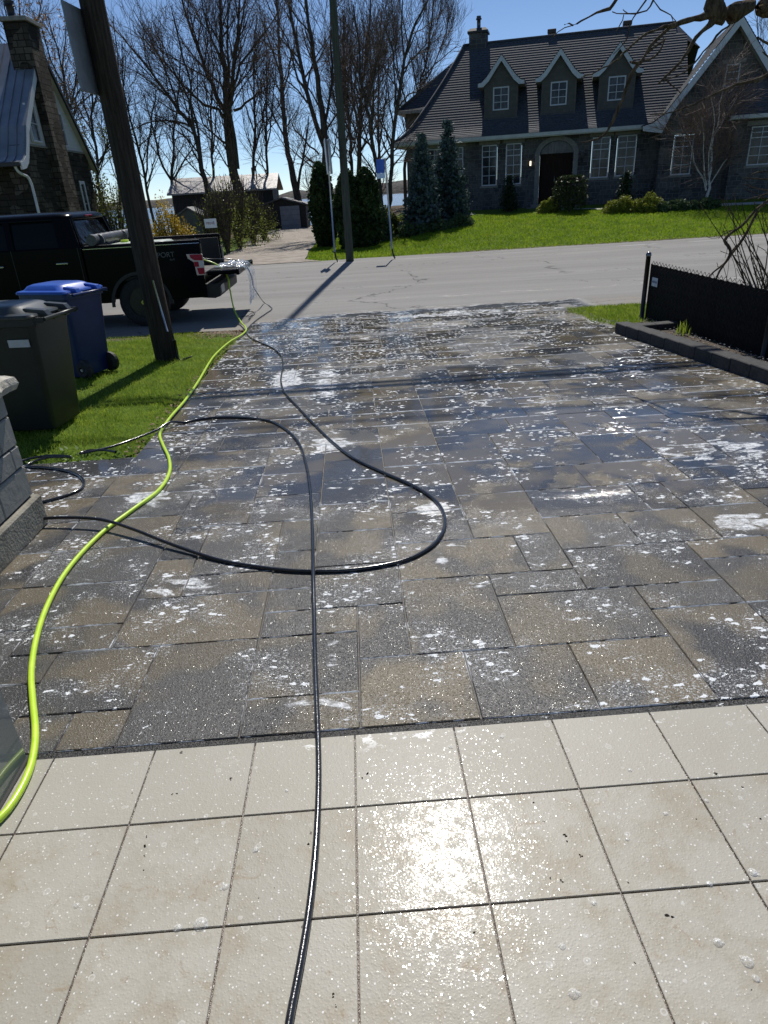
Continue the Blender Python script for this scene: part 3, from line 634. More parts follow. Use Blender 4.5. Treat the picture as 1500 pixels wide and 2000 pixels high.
# crumbs of dirt and thin bubbles of suds on the porch tiles
def debris():
    rr = random.Random(9); V = []; Fa = []
    spots = [(450, 1523, 9), (345, 1550, 6), (337, 1551, 5), (286, 1634, 9), (284, 1652, 8), (282, 1672, 5), (280, 1700, 4), (602, 1650, 8), (900, 1420, 8), (1105, 1632, 9), (1107, 1645, 6), (1097, 1722, 11), (1074, 1716, 6), (1135, 1672, 7), (1308, 1790, 16), (927, 1823, 9), (1042, 1567, 5), (1398, 1513, 9), (1450, 1538, 5), (1485, 1600, 6), (505, 1755, 4), (535, 1735, 4), (650, 1945, 8), (655, 1965, 6), (1240, 1882, 6), (1062, 1605, 4), (1228, 1725, 4), (718, 1512, 7), (708, 1520, 5), (180, 1900, 4), (1360, 1600, 4)]
    for px, py, s in spots:
        c = on_slope(px, py); r0 = s*.5*np.dot(c-CAM, CF)/F_PX
        for k in range(rr.randint(2, 4)):
            ox, oy = rr.uniform(-.6, .6)*r0, rr.uniform(-.8, .8)*r0; n = 7; b0 = len(V); rq = r0*rr.uniform(.3, .75); a0 = rr.uniform(0, 6)
            ring = [(c[0]+ox+rq*rr.uniform(.5, 1.2)*math.cos(a0+6.283*q/n), c[1]+oy+rq*rr.uniform(.5, 1.2)*.8*math.sin(a0+6.283*q/n)) for q in range(n)]
            V.extend([(x, y, -SL*y+.0014) for x, y in ring]); V.append((c[0]+ox, c[1]+oy, -SL*(c[1]+oy)+.003+rq*.25)); Fa.extend([(b0+q, b0+(q+1) % n, b0+n) for q in range(n)])
    me = bpy.data.meshes.new('debris'); me.from_pydata(V, [], Fa); me.update(); me.materials.append(simple('wet_dirt', (.018, .014, .010), (.07, .05, .03), 120, .4)); tag(link(bpy.data.objects.new('debris', me)), kind='stuff')
    t = NT('suds_bubble'); n_ = t.noise(t.pos(), 260, 3, .8); d = t.bsdf((.85, .87, .88), .2, spec=.6); tp = t.n('ShaderNodeBsdfTransparent'); lw = t.n('ShaderNodeLayerWeight'); lw.inputs[0].default_value = .35
    f = t.math('ADD', t.math('MULTIPLY', lw.outputs[1], .5), t.ramp(n_, .45, .7, .05, .6), clamp=True); mx = t.n('ShaderNodeMixShader'); t.set(mx.inputs[0], f); t.t.links.new(tp.outputs[0], mx.inputs[1]); t.t.links.new(d, mx.inputs[2]); sm = t.done(mx.outputs[0])
    b = MB()
    for px, py, s in [(392, 1806, 34), (347, 1814, 20), (440, 1733, 16), (1120, 1942, 26), (1460, 1880, 28), (1476, 1912, 18), (1402, 1842, 22), (1098, 1850, 16), (1385, 1728, 16), (1160, 1765, 14), (1470, 1705, 22), (500, 1660, 14), (150, 1770, 14), (1300, 1590, 12), (1225, 1640, 10), (1380, 1565, 12), (1020, 1655, 10), (905, 1655, 12), (560, 1545, 9), (880, 1460, 9), (980, 1440, 10), (1230, 1505, 10)]:
        c = on_slope(px, py); r0 = s*.5*np.dot(c-CAM, CF)/F_PX
        for k in range(rr.randint(2, 5)):
            ox, oy = (0, 0) if k == 0 else (rr.uniform(-1, 1)*r0, rr.uniform(-.7, .7)*r0); rq = r0*(.85 if k == 0 else rr.uniform(.15, .4)); n = 12
            b.loft([[(c[0]+ox+rq*q*math.cos(6.283*a/n), c[1]+oy+rq*q*math.sin(6.283*a/n), -SL*(c[1]+oy)+.0012+rq*.45*h) for a in range(n)] for q, h in ((1, 0), (.92, .4), (.7, .72), (.4, .93), (.05, 1.0))], True, True, False)
    tag(b.build('suds', sm), kind='stuff')
debris()
# ---------------------------------------------------------------- hoses
M['lime'] = simple('lime_rubber', (0.50, 0.75, 0.035), (0.58, 0.80, 0.06), 20, 0.34, coat=0.3, coatr=0.2)
M['blackhose'] = simple('black_hose_rubber', (0.010, 0.011, 0.014), (0.020, 0.021, 0.026), 30, 0.22, bump=0.1, bscale=150, coat=0.6, coatr=0.12)
def G(x, y, h=0.012):
    p = on_slope(x, y); q = np.array([p[0], p[1], max(p[2], 0) if False else p[2]])
    if q[1] > 11.3: q = at_z(x, y, -0.30)
    q[2] += h; return q
def hose(name, pts, r, mat, label, cat='hose', group=None, nseg=12):
    P = smooth_path(pts, 0.035); v, f = tube_np([P], [np.full(len(P), r)], nseg)
    o = mesh_np(name, v, f, mat, smooth=True); return tag(o, label, cat, group)
lp = [(-60, 1650), (0, 1607), (30, 1570), (58, 1515), (69, 1470), (71, 1430), (66, 1375), (63, 1320), (72, 1255), (95, 1185), (135, 1115), (200, 1045), (262, 998), (310, 962), (331, 928), (331, 900), (318, 870), (313, 851)]
rest = [(330, 826), (362, 788), (388, 750), (410, 712), (421, 697), (450, 671), (472, 658), (481, 649), (479, 641)]
pts = [G(*q, 0.0135) for q in lp] + [G(*q, 0.028) for q in rest] + [at_z(470, 628, -0.24), at_y(456, 600, 12.1), at_y(449, 565, 12.25), at_y(444, 540, 12.35), at_y(428, 520, 12.45), at_y(403, 509, 12.5), at_y(380, 506, 12.55), at_y(345, 500, 12.6)]
hose('garden_hose', pts, 0.0125, M['lime'], 'bright lime green garden hose running from the truck along the lawn to the porch')
b1 = [(556, 2080), (566, 2000), (585, 1900), (602, 1800), (614, 1700), (621, 1600), (623, 1500), (620, 1400), (616, 1300), (614, 1200), (613, 1130), (611, 1060), (609, 1000), (605, 950), (597, 905), (584, 868), (560, 842), (528, 825), (490, 819), (440, 817), (395, 820), (360, 827)]
b1b = [(335, 834), (310, 845), (275, 860), (240, 873), (210, 882), (180, 889), (158, 893), (170, 888), (200, 886), (228, 890)]
pts = []
for q in b1:
    h = 0.0105 + (0.02 if abs(q[1]-1130) < 20 else 0); pts.append(G(*q, h))
for q in b1b: pts.append(G(*q, 0.045 if q[0] > 320 else 0.03))
hose('pressure_hose', pts, 0.0098, M['blackhose'], 'black hose coming straight up from the porch tiles and curling left onto the grass', group='black hoses lying on the driveway')
b2 = [(60, 1026), (83, 1028)]
pts = [np.array([-2.3, 3.6, 0.06-.09]), np.array([-2.02, 3.66, -0.03])]
lift = [(130, 1027, .055), (200, 1031, .055), (262, 1047, .045), (320, 1066, .03), (380, 1084, .017), (440, 1100, .0105)]
pts = [G(60, 1027, .04), G(95, 1027, .05)] + [G(x, y, h) for x, y, h in lift] + [G(x, y, .0105) for x, y in [(500, 1110), (560, 1117), (620, 1119), (680, 1117), (740, 1109), (795, 1096), (842, 1071), (864, 1044), (869, 1018), (860, 992), (838, 970), (800, 948), (745, 924), (690, 897), (650, 866), (615, 832), (580, 795), (556, 768), (549, 745), (553, 715), (548, 695), (530, 680), (505, 669), (488, 660), (482, 650), (487, 640)]]
pts += [at_z(x, y, -.285) for x, y in [(500, 626), (520, 612), (531, 604), (527, 598), (517, 592)]] + [at_y(504, 575, 13.2), at_y(495, 560, 13.15), at_y(491, 540, 13.1), at_y(483, 523, 13.05), at_y(468, 511, 13.0), at_y(445, 506, 12.95), at_y(412, 506, 12.9), at_y(385, 504, 12.85)]
hose('pressure_hose', pts, 0.0098, M['blackhose'], 'black hose making the wide loop mid-driveway and climbing to the tailgate', group='black hoses lying on the driveway')
pts = [G(40, 909, .03), G(60, 903, .03), G(100, 897, .03), G(141, 897, .02), G(90, 899, .02), G(52, 912, .0105), G(90, 916, .0105), G(130, 922, .0105), G(155, 932, .0105), G(165, 945, .0105), G(158, 958, .0105), G(130, 970, .0105), G(85, 983, .0105), G(50, 990, .0105)]
hose('pressure_hose', pts, 0.0098, M['blackhose'], 'short bend of black hose beside the stone wall, left of the driveway', group='black hoses lying on the driveway')
hose('thin_cable', [at_z(x, y, -.29) for x, y in [(472, 618), (494, 616), (497, 612), (490, 608), (478, 609)]], 0.006, M['blackhose'], 'small loop of thin black cable on the asphalt behind the truck', 'cable')

# ---------------------------------------------------------------- low stone wall and garage jamb (left)
def block_mat(name, c1, c2, mort, sx, sy, off=0.5, bump=0.6):
    t = NT(name); co = t.coord(); x, y, z = t.sep(co); uv = t.comb(t.math('ADD', x, y), z, 0)
    br = t.n('ShaderNodeTexBrick'); t.set(br.inputs['Vector'], uv); t.set(br.inputs['Color1'], c1); t.set(br.inputs['Color2'], c2); t.set(br.inputs['Mortar'], mort)
    br.inputs['Scale'].default_value = 1.0; br.inputs['Mortar Size'].default_value = 0.006; br.inputs['Brick Width'].default_value = sx; br.inputs['Row Height'].default_value = sy; br.offset = off
    n = t.noise(co, 14, 5, 0.7); col = t.mix(t.ramp(n, 0.3, 0.75, 0, 0.5), br.outputs[0], t.mix(0.5, br.outputs[0], (0.05, 0.05, 0.045)))
    h = t.math('ADD', t.math('MULTIPLY', br.outputs[1], -1.0), t.math('MULTIPLY', n, 0.7))
    return t.done(t.bsdf(col, 0.85, spec=0.25, normal=t.bump(h, bump, 0.012)))
def low_wall():
    r = empty('low_stone_wall', (-1.945, 3.66, -0.09)); tag(r, 'low wall of pale concrete blocks with a rough cap at the left edge beside the hoses', 'wall')
    bm = block_mat('wall_block', (0.30, 0.30, 0.28), (0.36, 0.355, 0.33), (0.03, 0.03, 0.028), 10, 10)
    b = MB(); rr = random.Random(3)                         # courses of separate blocks on the face that looks at the driveway
    z = 0.20
    for row in range(4):
        h = (0.185, 0.125, 0.17, 0.12)[row]; y = -2.6-(0.12 if row % 2 else 0)
        while y < 0:
            L = rr.choice((0.22, 0.30, 0.36)); y1 = min(y+L, 0)
            if y1-y > .03: b.box(-0.30, rr.uniform(-.004, .004), y+.004, y1-.004, z+.004, z+h-.004, 0.006)
            y += L
        z += h
    b.build('blocks', bm, r)
    b = MB(); b.box(-.29, -.012, -2.6, -.012, .19, z); b.build('mortar_core', simple('dark_mortar', (.03, .03, .028)), r)
    b = MB(); b.box(-.34, .03, -2.6, .03, 0, .195, .012); b.build('base_course', simple('base_concrete', (.20, .185, .15), (.30, .28, .23), 9, .9, bump=.6, bscale=60), r)
    cap = MB(); n = 12; rings = []
    for k in range(40):
        y = -2.62+k*(2.68/39); rg = []
        for a in range(n):
            t = 2*math.pi*a/n; ex = .215*abs(math.cos(t))**.45*np.sign(math.cos(t)); ez = .05*abs(math.sin(t))**.5*np.sign(math.sin(t)); jj = rr.uniform(-.012, .012)
            rg.append((-.15+ex+(jj if ex > .1 else 0), y, z+.045+ez+rr.uniform(-.004, .004)))
        rings.append(rg)
    cap.loft(rings, True, False); cap.build('cap_stone', simple('cap_limestone', (.34, .32, .27), (.52, .49, .42), 12, .9, bump=1.0, bscale=35), r)
low_wall()
t = NT('glossy_panel'); gp = t.done(t.bsdf((.20, .22, .215), .10, spec=.5, coat=.6, coatr=.03, normal=t.bump(t.noise(t.coord(), 3, 2), .03, .01)))
r = empty('door_jamb', (-1.19, 1.71, -.045)); tag(r, 'smooth glossy grey panel at the lower left edge mirroring the lime hose', 'door jamb')
b = MB(); b.box(-.30, 0, -1.9, 0, 0.0, 2.45, .004); b.build('panel', gp, r)
b = MB(); b.box(-.31, .012, -1.9, .008, -.004, .012, .003); b.build('sill_seal', simple('rubber_seal', (.03, .03, .03), rough=.5), r)

# ---------------------------------------------------------------- wheeled bins
def rrect(cx, cy, w, d, r, z, n=5):
    out = []
    for sx, sy, a0 in ((1, 1, 0), (-1, 1, 90), (-1, -1, 180), (1, -1, 270)):
        for k in range(n):
            a = R(a0+90*k/(n-1)); out.append((cx+sx*(w/2-r)+r*math.cos(a), cy+sy*(d/2-r)+r*math.sin(a), z))
    return out
def plastic(name, c, rough=.42):
    t = NT(name); co = t.coord(); n = t.noise(co, 6, 5, .7); c2 = tuple(q*1.5+.01 for q in c)
    col = t.mix(t.ramp(n, .45, .75, 0, .5), c, c2)
    return t.done(t.bsdf(col, rough, spec=.45, normal=t.bump(t.noise(co, 180, 2), .12, .004)))
def bin_(name, loc, rz, W, D, Ht, body, lidm, label, wheel=1):
    """local +x = hinge side (handle, wheels)"""
    r = empty(name, loc, rz); tag(r, label, 'bin', 'wheeled bins on the lawn')
    b = MB(); rings = [rrect(-.02, 0, W*.78, D*.80, .05, .03), rrect(-.02, 0, W*.80, D*.82, .05, .10), rrect(-.005, 0, W*.93, D*.94, .05, Ht*.80), rrect(0, 0, W*.95, D*.96, .05, Ht*.86), rrect(0, 0, W*1.0, D*1.0, .05, Ht*.865), rrect(0, 0, W*1.0, D*1.0, .05, Ht*.915)]
    b.loft(rings, True, True); body_o = b.build('body', body, r)
    m = body_o.modifiers.new('es', 'EDGE_SPLIT'); m.split_angle = R(35)
    b = MB(); zt = Ht*.915
    b.loft([rrect(-.01, 0, W*1.04, D*1.04, .06, zt+.004), rrect(-.01, 0, W*1.05, D*1.05, .06, zt+.02), rrect(-.01, 0, W*1.02, D*1.03, .07, zt+.035), rrect(-.03, 0, W*.84, D*.86, .08, zt+.045), rrect(-.04, 0, W*.72, D*.76, .09, zt+.085), rrect(-.04, 0, W*.60, D*.64, .09, zt+.10), rrect(-.04, 0, W*.3, D*.3, .06, zt+.105)], True, True)
    lid = b.build('lid', lidm, r); m = lid.modifiers.new('es', 'EDGE_SPLIT'); m.split_angle = R(30)
    for s in (-1, 1):
        b = MB(); b.prism([(W*.30, zt+.03), (W*.34, zt+.075), (W*.56, zt+.055), (W*.60, zt+.01), (W*.56, zt-.02), (W*.50, zt+.02)], s*D*.26-.035, s*D*.26+.035); b.build('hinge_bracket', lidm, r, bevel=.006)
    b = MB(); hx = W*.60
    b.tube([(hx, -D*.44, zt-.005), (hx, D*.44, zt-.005)], .016, 10)
    for yy in (-D*.44, -D*.15, D*.15, D*.44): b.box(W*.46, hx, yy-.014, yy+.014, zt-.03, zt+.01, .004)
    b.build('handle', body, r)
    tyre = simple('bin_tyre', (.012, .012, .012), (.03, .03, .03), 20, .7) if 'bt' not in M else M['bt']; M['bt'] = tyre
    for s in (-1, 1):
        w = MB(); c = np.array([wheel*W*.40, s*D*.36, .115]); prof = [(0, .03), (.03, .03), (.035, .05), (.075, .05), (.09, .03), (.10, .028), (.115, .02), (.115, -.02), (.10, -.028), (.09, -.03), (.075, -.04), (0, -.04)]; n = 22
        w.loft([[(c[0]+rr_*math.cos(2*math.pi*k/n), c[1]+s*yy, c[2]+rr_*math.sin(2*math.pi*k/n)) for k in range(n)] for rr_, yy in prof], True, False, False)
        wh = w.build('wheel', tyre, r)
        w = MB(); w.cyl((c[0], c[1]+s*.028, c[2]), .018, s*.02, 10, 'y'); w.build('hub_cap', simple('hub', (.45, .43, .36), rough=.4) if 'hub' not in M else M['hub'], wh)
    return r
M['hub'] = simple('hub', (.45, .43, .36), rough=.4)
g1 = bin_('wheeled_bin', (-2.93, 5.98, -.152), R(-7), .78, .62, 1.06, plastic('bin_green_grey', (.0085, .0115, .010)), plastic('bin_lid_grey', (.045, .050, .048), .3), 'dark grey green wheeled bin with a pale label on its side, nearest the stone wall', -1)
b = MB(); b.box(.13, .31, -.309, -.303, .755, .815); lb = b.build('label_sticker', simple('label_white', (.42, .43, .43), (.50, .51, .51), 12, .5), g1)
lb.rotation_euler = (0, 0, 0)
bl = simple('bin_blue', (.005, .019, .090), (.008, .025, .105), 6, .4, bump=.1, bscale=150); bl2 = simple('bin_lid_blue', (.022, .085, .42), (.03, .10, .46), 6, .3)
bin_('wheeled_bin', (-3.36, 8.22, -.21), R(-24), .72, .60, 1.05, bl, bl2, 'royal blue recycling bin with a rear wheel showing, behind the grey bin')
# ---------------------------------------------------------------- utility poles, signs, wires
def wood_mat(name, c1, c2):
    t = NT(name); co = t.coord(); n = t.noise(t.scale(co, (1, 1, .05)), 38, 5, .75); m = t.noise(t.scale(co, (1, 1, .35)), 5, 4, .7)
    col = t.mix(t.ramp(n, .35, .7), c1, c2); col = t.mix(t.ramp(m, .5, .75, 0, .6), col, tuple(q*.45 for q in c1))
    return t.done(t.bsdf(col, .9, spec=.15, normal=t.bump(n, .9, .02)))
M['polewood'] = wood_mat('pole_wood', (.032, .025, .020), (.078, .062, .050)); M['polegreen'] = wood_mat('treated_pole', (.045, .056, .044), (.085, .095, .078))
M['galv'] = simple('galvanised', (.36, .40, .45), (.48, .52, .58), 9, .35, .7); M['black'] = simple('black_paint', (.010, .010, .011), rough=.45)
def pole(name, base, top, r0, r1, mat, label):
    r = empty(name, base); tag(r, label, 'utility pole'); d = np.array(top)-np.array(base); n = 18; K = 26; rings = []
    for k in range(K):
        t_ = k/(K-1); c = d*t_; rr_ = r0+(r1-r0)*t_
        rings.append([(c[0]+(rr_+npr.normal(0, .0022))*math.cos(2*math.pi*a/n), c[1]+(rr_+npr.normal(0, .0022))*math.sin(2*math.pi*a/n), c[2]) for a in range(n)])
    b = MB(); b.loft(rings, True, True); b.build('shaft', mat, r); return r
pl = pole('utility_pole', (-2.475, 8.83, -.25), (-2.62, 8.83, 9.0), .142, .112, M['polewood'], 'thick brown wooden utility pole leaning left, standing in the lawn behind the bins')
b = MB(); b.tube([(.098, -.147, .56), (.13, -.150, .30), (.168, -.150, .12)][:1]+[(.105, -.150, .56)], .011, 8)
b = MB(); b.tube([(.060, -.165, 1.02), (.115, -.150, .40)], .011, 8); b.build('ground_conduit', M['galv'], pl)
b = MB(); P = smooth_path([(.15, -.08, .40), (.17, -.10, .22), (.17, -.12, .10), (.21, -.14, .03), (.30, -.16, .05), (.36, -.13, .07), (.33, -.08, .05), (.22, -.05, .03)], .02); b.tube(P, .008, 6); b.tube([(.165, -.09, .0), (.165, -.09, .28)], .02, 8); b.build('ground_wire', M['black'], pl)
b = MB(); b.box(-.012, .012, -.30, .30, 0, .78, .004); rs = b.build('sign_plate', simple('sign_back_grey', (.17, .18, .20), (.22, .23, .25), 5, .5, .3), pl); rs.location = (-.19, -.12, 2.97); rs.rotation_euler = (0, R(-1), R(-7))
for zz in (3.1, 3.5): b = MB(); b.box(-.20, -.10, -.02, .02, zz, zz+.04); b.build('bracket', M['galv'], pl)
b = MB(); b.box(-1.0, 1.0, -.17, -.07, 8.15, 8.27, .01); b.build('crossarm', M['polewood'], pl)
pg = pole('utility_pole', (-.01, 21.95, -.31), (.06, 21.95, 13.4), .122, .07, M['polegreen'], 'greenish treated utility pole across the road in front of the dark cedars')
# dark stub and signposts
def signpost(base, top, label, kind):
    r = empty('sign_post', base); tag(r, label, 'road sign'); d = np.array(top)-np.array(base)
    b = MB(); b.tube([(.10, -.1, -.02), (.03, -.02, .12), (0, 0, .30)], .026, 8); b.build('footing', M['black'], r)
    b = MB(); b.tube([(0, 0, .26), tuple(d)], .024, 8); b.build('post', M['galv'], r); return r, d
r, d = signpost((-.46, 21.95, -.30), (-.435, 21.9, 3.0), 'galvanised sign post left of the green pole with its sign turned edge-on', 1)
for k, off in ((0, -.055), (1, .055)):
    b = MB(); b.box(-.009, .009, -.30, .30, -.45, .45, .003); s = b.build('sign_plate', simple('alu_sign', (.40, .44, .52), (.5, .54, .62), 4, .35, .5) if k == 0 else M['galv'], r); s.location = (d[0]+off, d[1], d[2]-.42); s.rotation_euler = (0, R(-1.5), R(4+3*k))
r, d = signpost((1.30, 21.8, -.30), (1.21, 21.8, 2.46), 'thin post carrying a small blue and white sign, right of the green pole', 2)
b = MB(); b.box(-.24, .0, -.006, .006, -.36, 0, .002); s = b.build('sign_plate', simple('blue_sign', (.02, .09, .42), (.03, .12, .5), 8, .5), r); s.location = (d[0]-.02, d[1], d[2]-.02)
b = MB(); b.box(-.25, .0, -.008, .008, -.50, -.365, .002); s = b.build('sign_strip', simple('white_sign', (.35, .55, .8), (.55, .68, .8), 8, .5), r); s.location = (d[0]-.02, d[1], d[2]-.02)

def text(name, body, size, mat, parent, loc, rot, extr=.001, align='CENTER'):
    c = bpy.data.curves.new(name, 'FONT'); c.body = body; c.size = size; c.extrude = extr; c.align_x = align; c.align_y = 'CENTER'
    o = bpy.data.objects.new(name, c); scene.collection.objects.link(o); dg = bpy.context.evaluated_depsgraph_get()
    me = bpy.data.meshes.new_from_object(o.evaluated_get(dg)); bpy.data.objects.remove(o); o = bpy.data.objects.new(name, me); me.materials.clear(); me.materials.append(mat)
    link(o, parent); o.location = loc; o.rotation_euler = rot; return o
r = empty('private_sign', (-5.06, 27.0, -.34)); tag(r, 'small white board lettered in dark red on a dark stake in front of the hedge', 'sign')
b = MB(); b.tube([(.03, .03, 0), (.03, .03, 1.30)], .05, 8); b.build('stake', M['polewood'], r)
b = MB(); b.box(-.19, .25, -.035, -.015, 1.05, 1.36, .003); b.build('board', simple('sign_white', (.62, .66, .72), (.7, .72, .76), 8, .5), r)
text('lettering', 'PRIVÉ', .125, simple('sign_red', (.20, .02, .05), rough=.5), r, (.03, -.037, 1.205), (R(90), 0, 0), .002)
# overhead wires (above the frame; their shadows cross the driveway)
def wire(y0, z0, y1, z1, rad, label):
    P = [(-45+90*k/40, y0+(y1-y0)*k/40, z0+(z1-z0)*k/40-1.1*(1-((k-20)/20)**2)) for k in range(41)]
    v, f = tube_np([np.array(P)], [np.full(41, rad)], 6); tag(mesh_np('overhead_cable', v, f, M['black'], smooth=True), label, 'cable', 'overhead cables')
wire(12.95, 8.85, 13.15, 8.85, .058, 'thick overhead cable high over the roadside, upper one of the pair'); wire(12.85, 8.50, 13.0, 8.46, .046, 'thick overhead cable high over the roadside, lower one of the pair'); wire(11.9, 9.0, 12.1, 9.05, .024, 'thin overhead cable above the pair')

# ---------------------------------------------------------------- black chain-link fence with slats
def fence():
    r = empty('privacy_fence', (4.13, 9.55, -.235)); tag(r, 'black chain-link fence woven with slats on the right behind the block edging', 'fence')
    y1 = -6.5; n = int(-y1/.047)
    def fx(y): return -.035*y*.5*.5
    slat = simple('fence_slat', (.004, .0042, .0045), (.008, .0085, .009), 3, .75, spec=.2)
    b = MB()
    for k in range(n):
        y = -.04-k*.047; x = fx(y)+.012*math.sin(k*2.4)*.3; zt = .70-.004*(k % 3); lean = .004*math.sin(k*.9)
        x = fx(y)+.0012*(k % 2); b.box(x-.0028, x+.0028, y-.0243, y+.0243, .0, zt+.045)
    b.build('slats', slat, r)
    b = MB(); cell = .094; H0, H1 = .02, .74; m = int(-y1/cell)
    for k in range(m):
        ya = -.04-k*cell; yb = ya-cell; 
        for sgn, xo in ((1, -.009), (-1, .009)):
            z = H0; q = 0; pts = []
            while z <= H1+.001: pts.append((fx(ya)+(xo if q % 2 else -xo*.2), (ya if q % 2 == 0 else yb), z)); z += cell*.5; q += 1
            b.tube(pts, .0028, 4, False)
        # twisted barbs along the top
        for s in (-1, 1): b.tube([(fx(ya), ya-cell*.5, H1+.045), (fx(ya)+.004*s, ya-cell*.5-s*cell*.5, H1-.005)], .0036, 4, False)
    b.build('mesh_wire', M['black'], r)
    for k, y in enumerate((0, -2.95, -5.9)):
        p = MB(); x = fx(y)-.005
        p.tube([(x-.03 if k == 0 else x, y+.02, -.05), (x-.03 if k == 0 else x, y+.02, .86 if k == 0 else .72)], .032, 14); po = p.build('post', M['black'], r)
        if k == 0:
            c = MB(); rings = [[(x-.03+rr_*math.cos(2*math.pi*a/14), y+.02+rr_*math.sin(2*math.pi*a/14), z) for a in range(14)] for rr_, z in ((.037, .845), (.037, .868), (.030, .885), (.016, .896), (.003, .899))]; c.loft(rings, True, True); c.build('post_cap', simple('cap_metal', (.16, .16, .17), rough=.25, metal=.8), po)
    b = MB(); b.box(-.014, -.010, -.31, -.13, .47, .585, .002); pl_ = b.build('fence_plate', simple('plate_white', (.45, .52, .60), (.55, .62, .68), 12, .4), r)
    text('lettering', 'NOTLER', .038, simple('plate_blue', (.03, .06, .20), rough=.5), r, (-.0155, -.22, .528), (R(90), 0, R(-90)), .001)
fence()
# charcoal edging blocks, laid one by one
def edging():
    A = np.array([3.36, 8.64]); B = np.array([3.65, 5.67]); d = (B-A)/np.linalg.norm(B-A); nn = np.array([-d[1], d[0]]); nn = nn if nn[0] > 0 else -nn
    mat = simple('edging_block_concrete', (.026, .027, .030), (.050, .050, .052), 25, .85, bump=.5, bscale=120); first = None; L = .30
    ang = math.atan2(d[1], d[0])
    names = ['first', 'second', 'third', 'fourth', 'fifth', 'sixth', 'seventh', 'eighth', 'ninth', 'tenth', 'eleventh', 'twelfth', 'thirteenth', 'fourteenth', 'fifteenth', 'sixteenth']
    rr = random.Random(4)
    for k in range(14):
        if first is None:
            b = MB(); b.box(.002, L-.002, 0, .175, -.04, .135, .008); o = b.build('edging_block', mat); first = o
        else: o = first.copy(); link(o)
        p = A+d*L*k; sc = rr.uniform(-.004, .004)
        o.location = (p[0]+nn[0]*sc, p[1]+nn[1]*sc, -SL*p[1]+rr.uniform(-.002, .002)); o.rotation_euler = (rr.uniform(-.006, .006), R(0)-0.0, ang+rr.uniform(-.008, .008))
        o.rotation_euler[1] = math.atan(SL)*(-1 if d[1] > 0 else 1)*-1*.0
        tag(o, 'charcoal concrete edging block, %s from the road end of the row beside the driveway' % names[k], 'edging block', 'edging blocks along the driveway')
    # the row turns towards the fence at its road end
    for k in range(2):
        o = first.copy(); link(o); p = A+nn*(.175+.30*(k+1))+d*.03; o.location = (p[0]-.0, p[1], -SL*p[1]-.03); o.rotation_euler = (0, 0, math.atan2(-nn[1], -nn[0]))
        tag(o, ('charcoal edging block turned towards the fence at the road end', 'charcoal edging block tucked against the fence post')[k], 'edging block', 'edging blocks along the driveway')
    # pebbles in the planting strip
    for nm, n, rad, mt, lab in (('pebbles', 900, .017, simple('pebble', (.10, .10, .10), (.38, .37, .35), 40, .6), None),):
        P = []
        while len(P) < n:
            y = rr.uniform(3.0, 9.35); xe = A[0]+(y-A[1])*(d[0]/d[1])+.18; x = rr.uniform(xe, 4.12)
            P.append((x, y, -SL*y+.045+rr.uniform(-.01, .012)))
        oc = np.array([(1, 0, 0), (-1, 0, 0), (0, 1, 0), (0, -1, 0), (0, 0, 1), (0, 0, -1)], float); of = np.array([(0, 2, 4), (2, 1, 4), (1, 3, 4), (3, 0, 4), (2, 0, 5), (1, 2, 5), (3, 1, 5), (0, 3, 5)])
        P = np.array(P); s = npr.uniform(.5, 1.4, (n, 1, 3))*rad*np.array([1, 1, .6]); V = P[:, None, :]+oc[None]*s; Fq = (np.arange(n)[:, None, None]*6+of[None]).reshape(-1, 3)
        o = mesh_np(nm, V.reshape(-1, 3), Fq, mt, smooth=True); m = o.modifiers.new('s', 'SUBSURF'); m.levels = m.render_levels = 1; tag(o, kind='stuff')
    b = MB(); b.add([(3.5, 9.3, -SL*9.3+.02), (4.3, 9.3, -SL*9.3+.02), (4.5, 2.0, -SL*2+.02), (4.05, 2.0, -SL*2+.02)], [(0, 1, 2, 3)])
    b.v[0] = (3.47, 9.0, -SL*9+.035); tag(b.build('planting_bed', simple('bed_soil', (.035, .025, .018), (.10, .075, .05), 30, .95, bump=.8, bscale=60)), kind='structure')
    # a tuft of iris leaves coming up
    P = np.array([(3.98+npr.normal(0, .03), 8.05+npr.normal(0, .06), -SL*8+.03) for _ in range(26)]); blades('iris_tuft', P, .17, .014, .35, M['grass'], None, 'small tuft of green iris blades sprouting between the edging and the fence', 'plant')
edging()

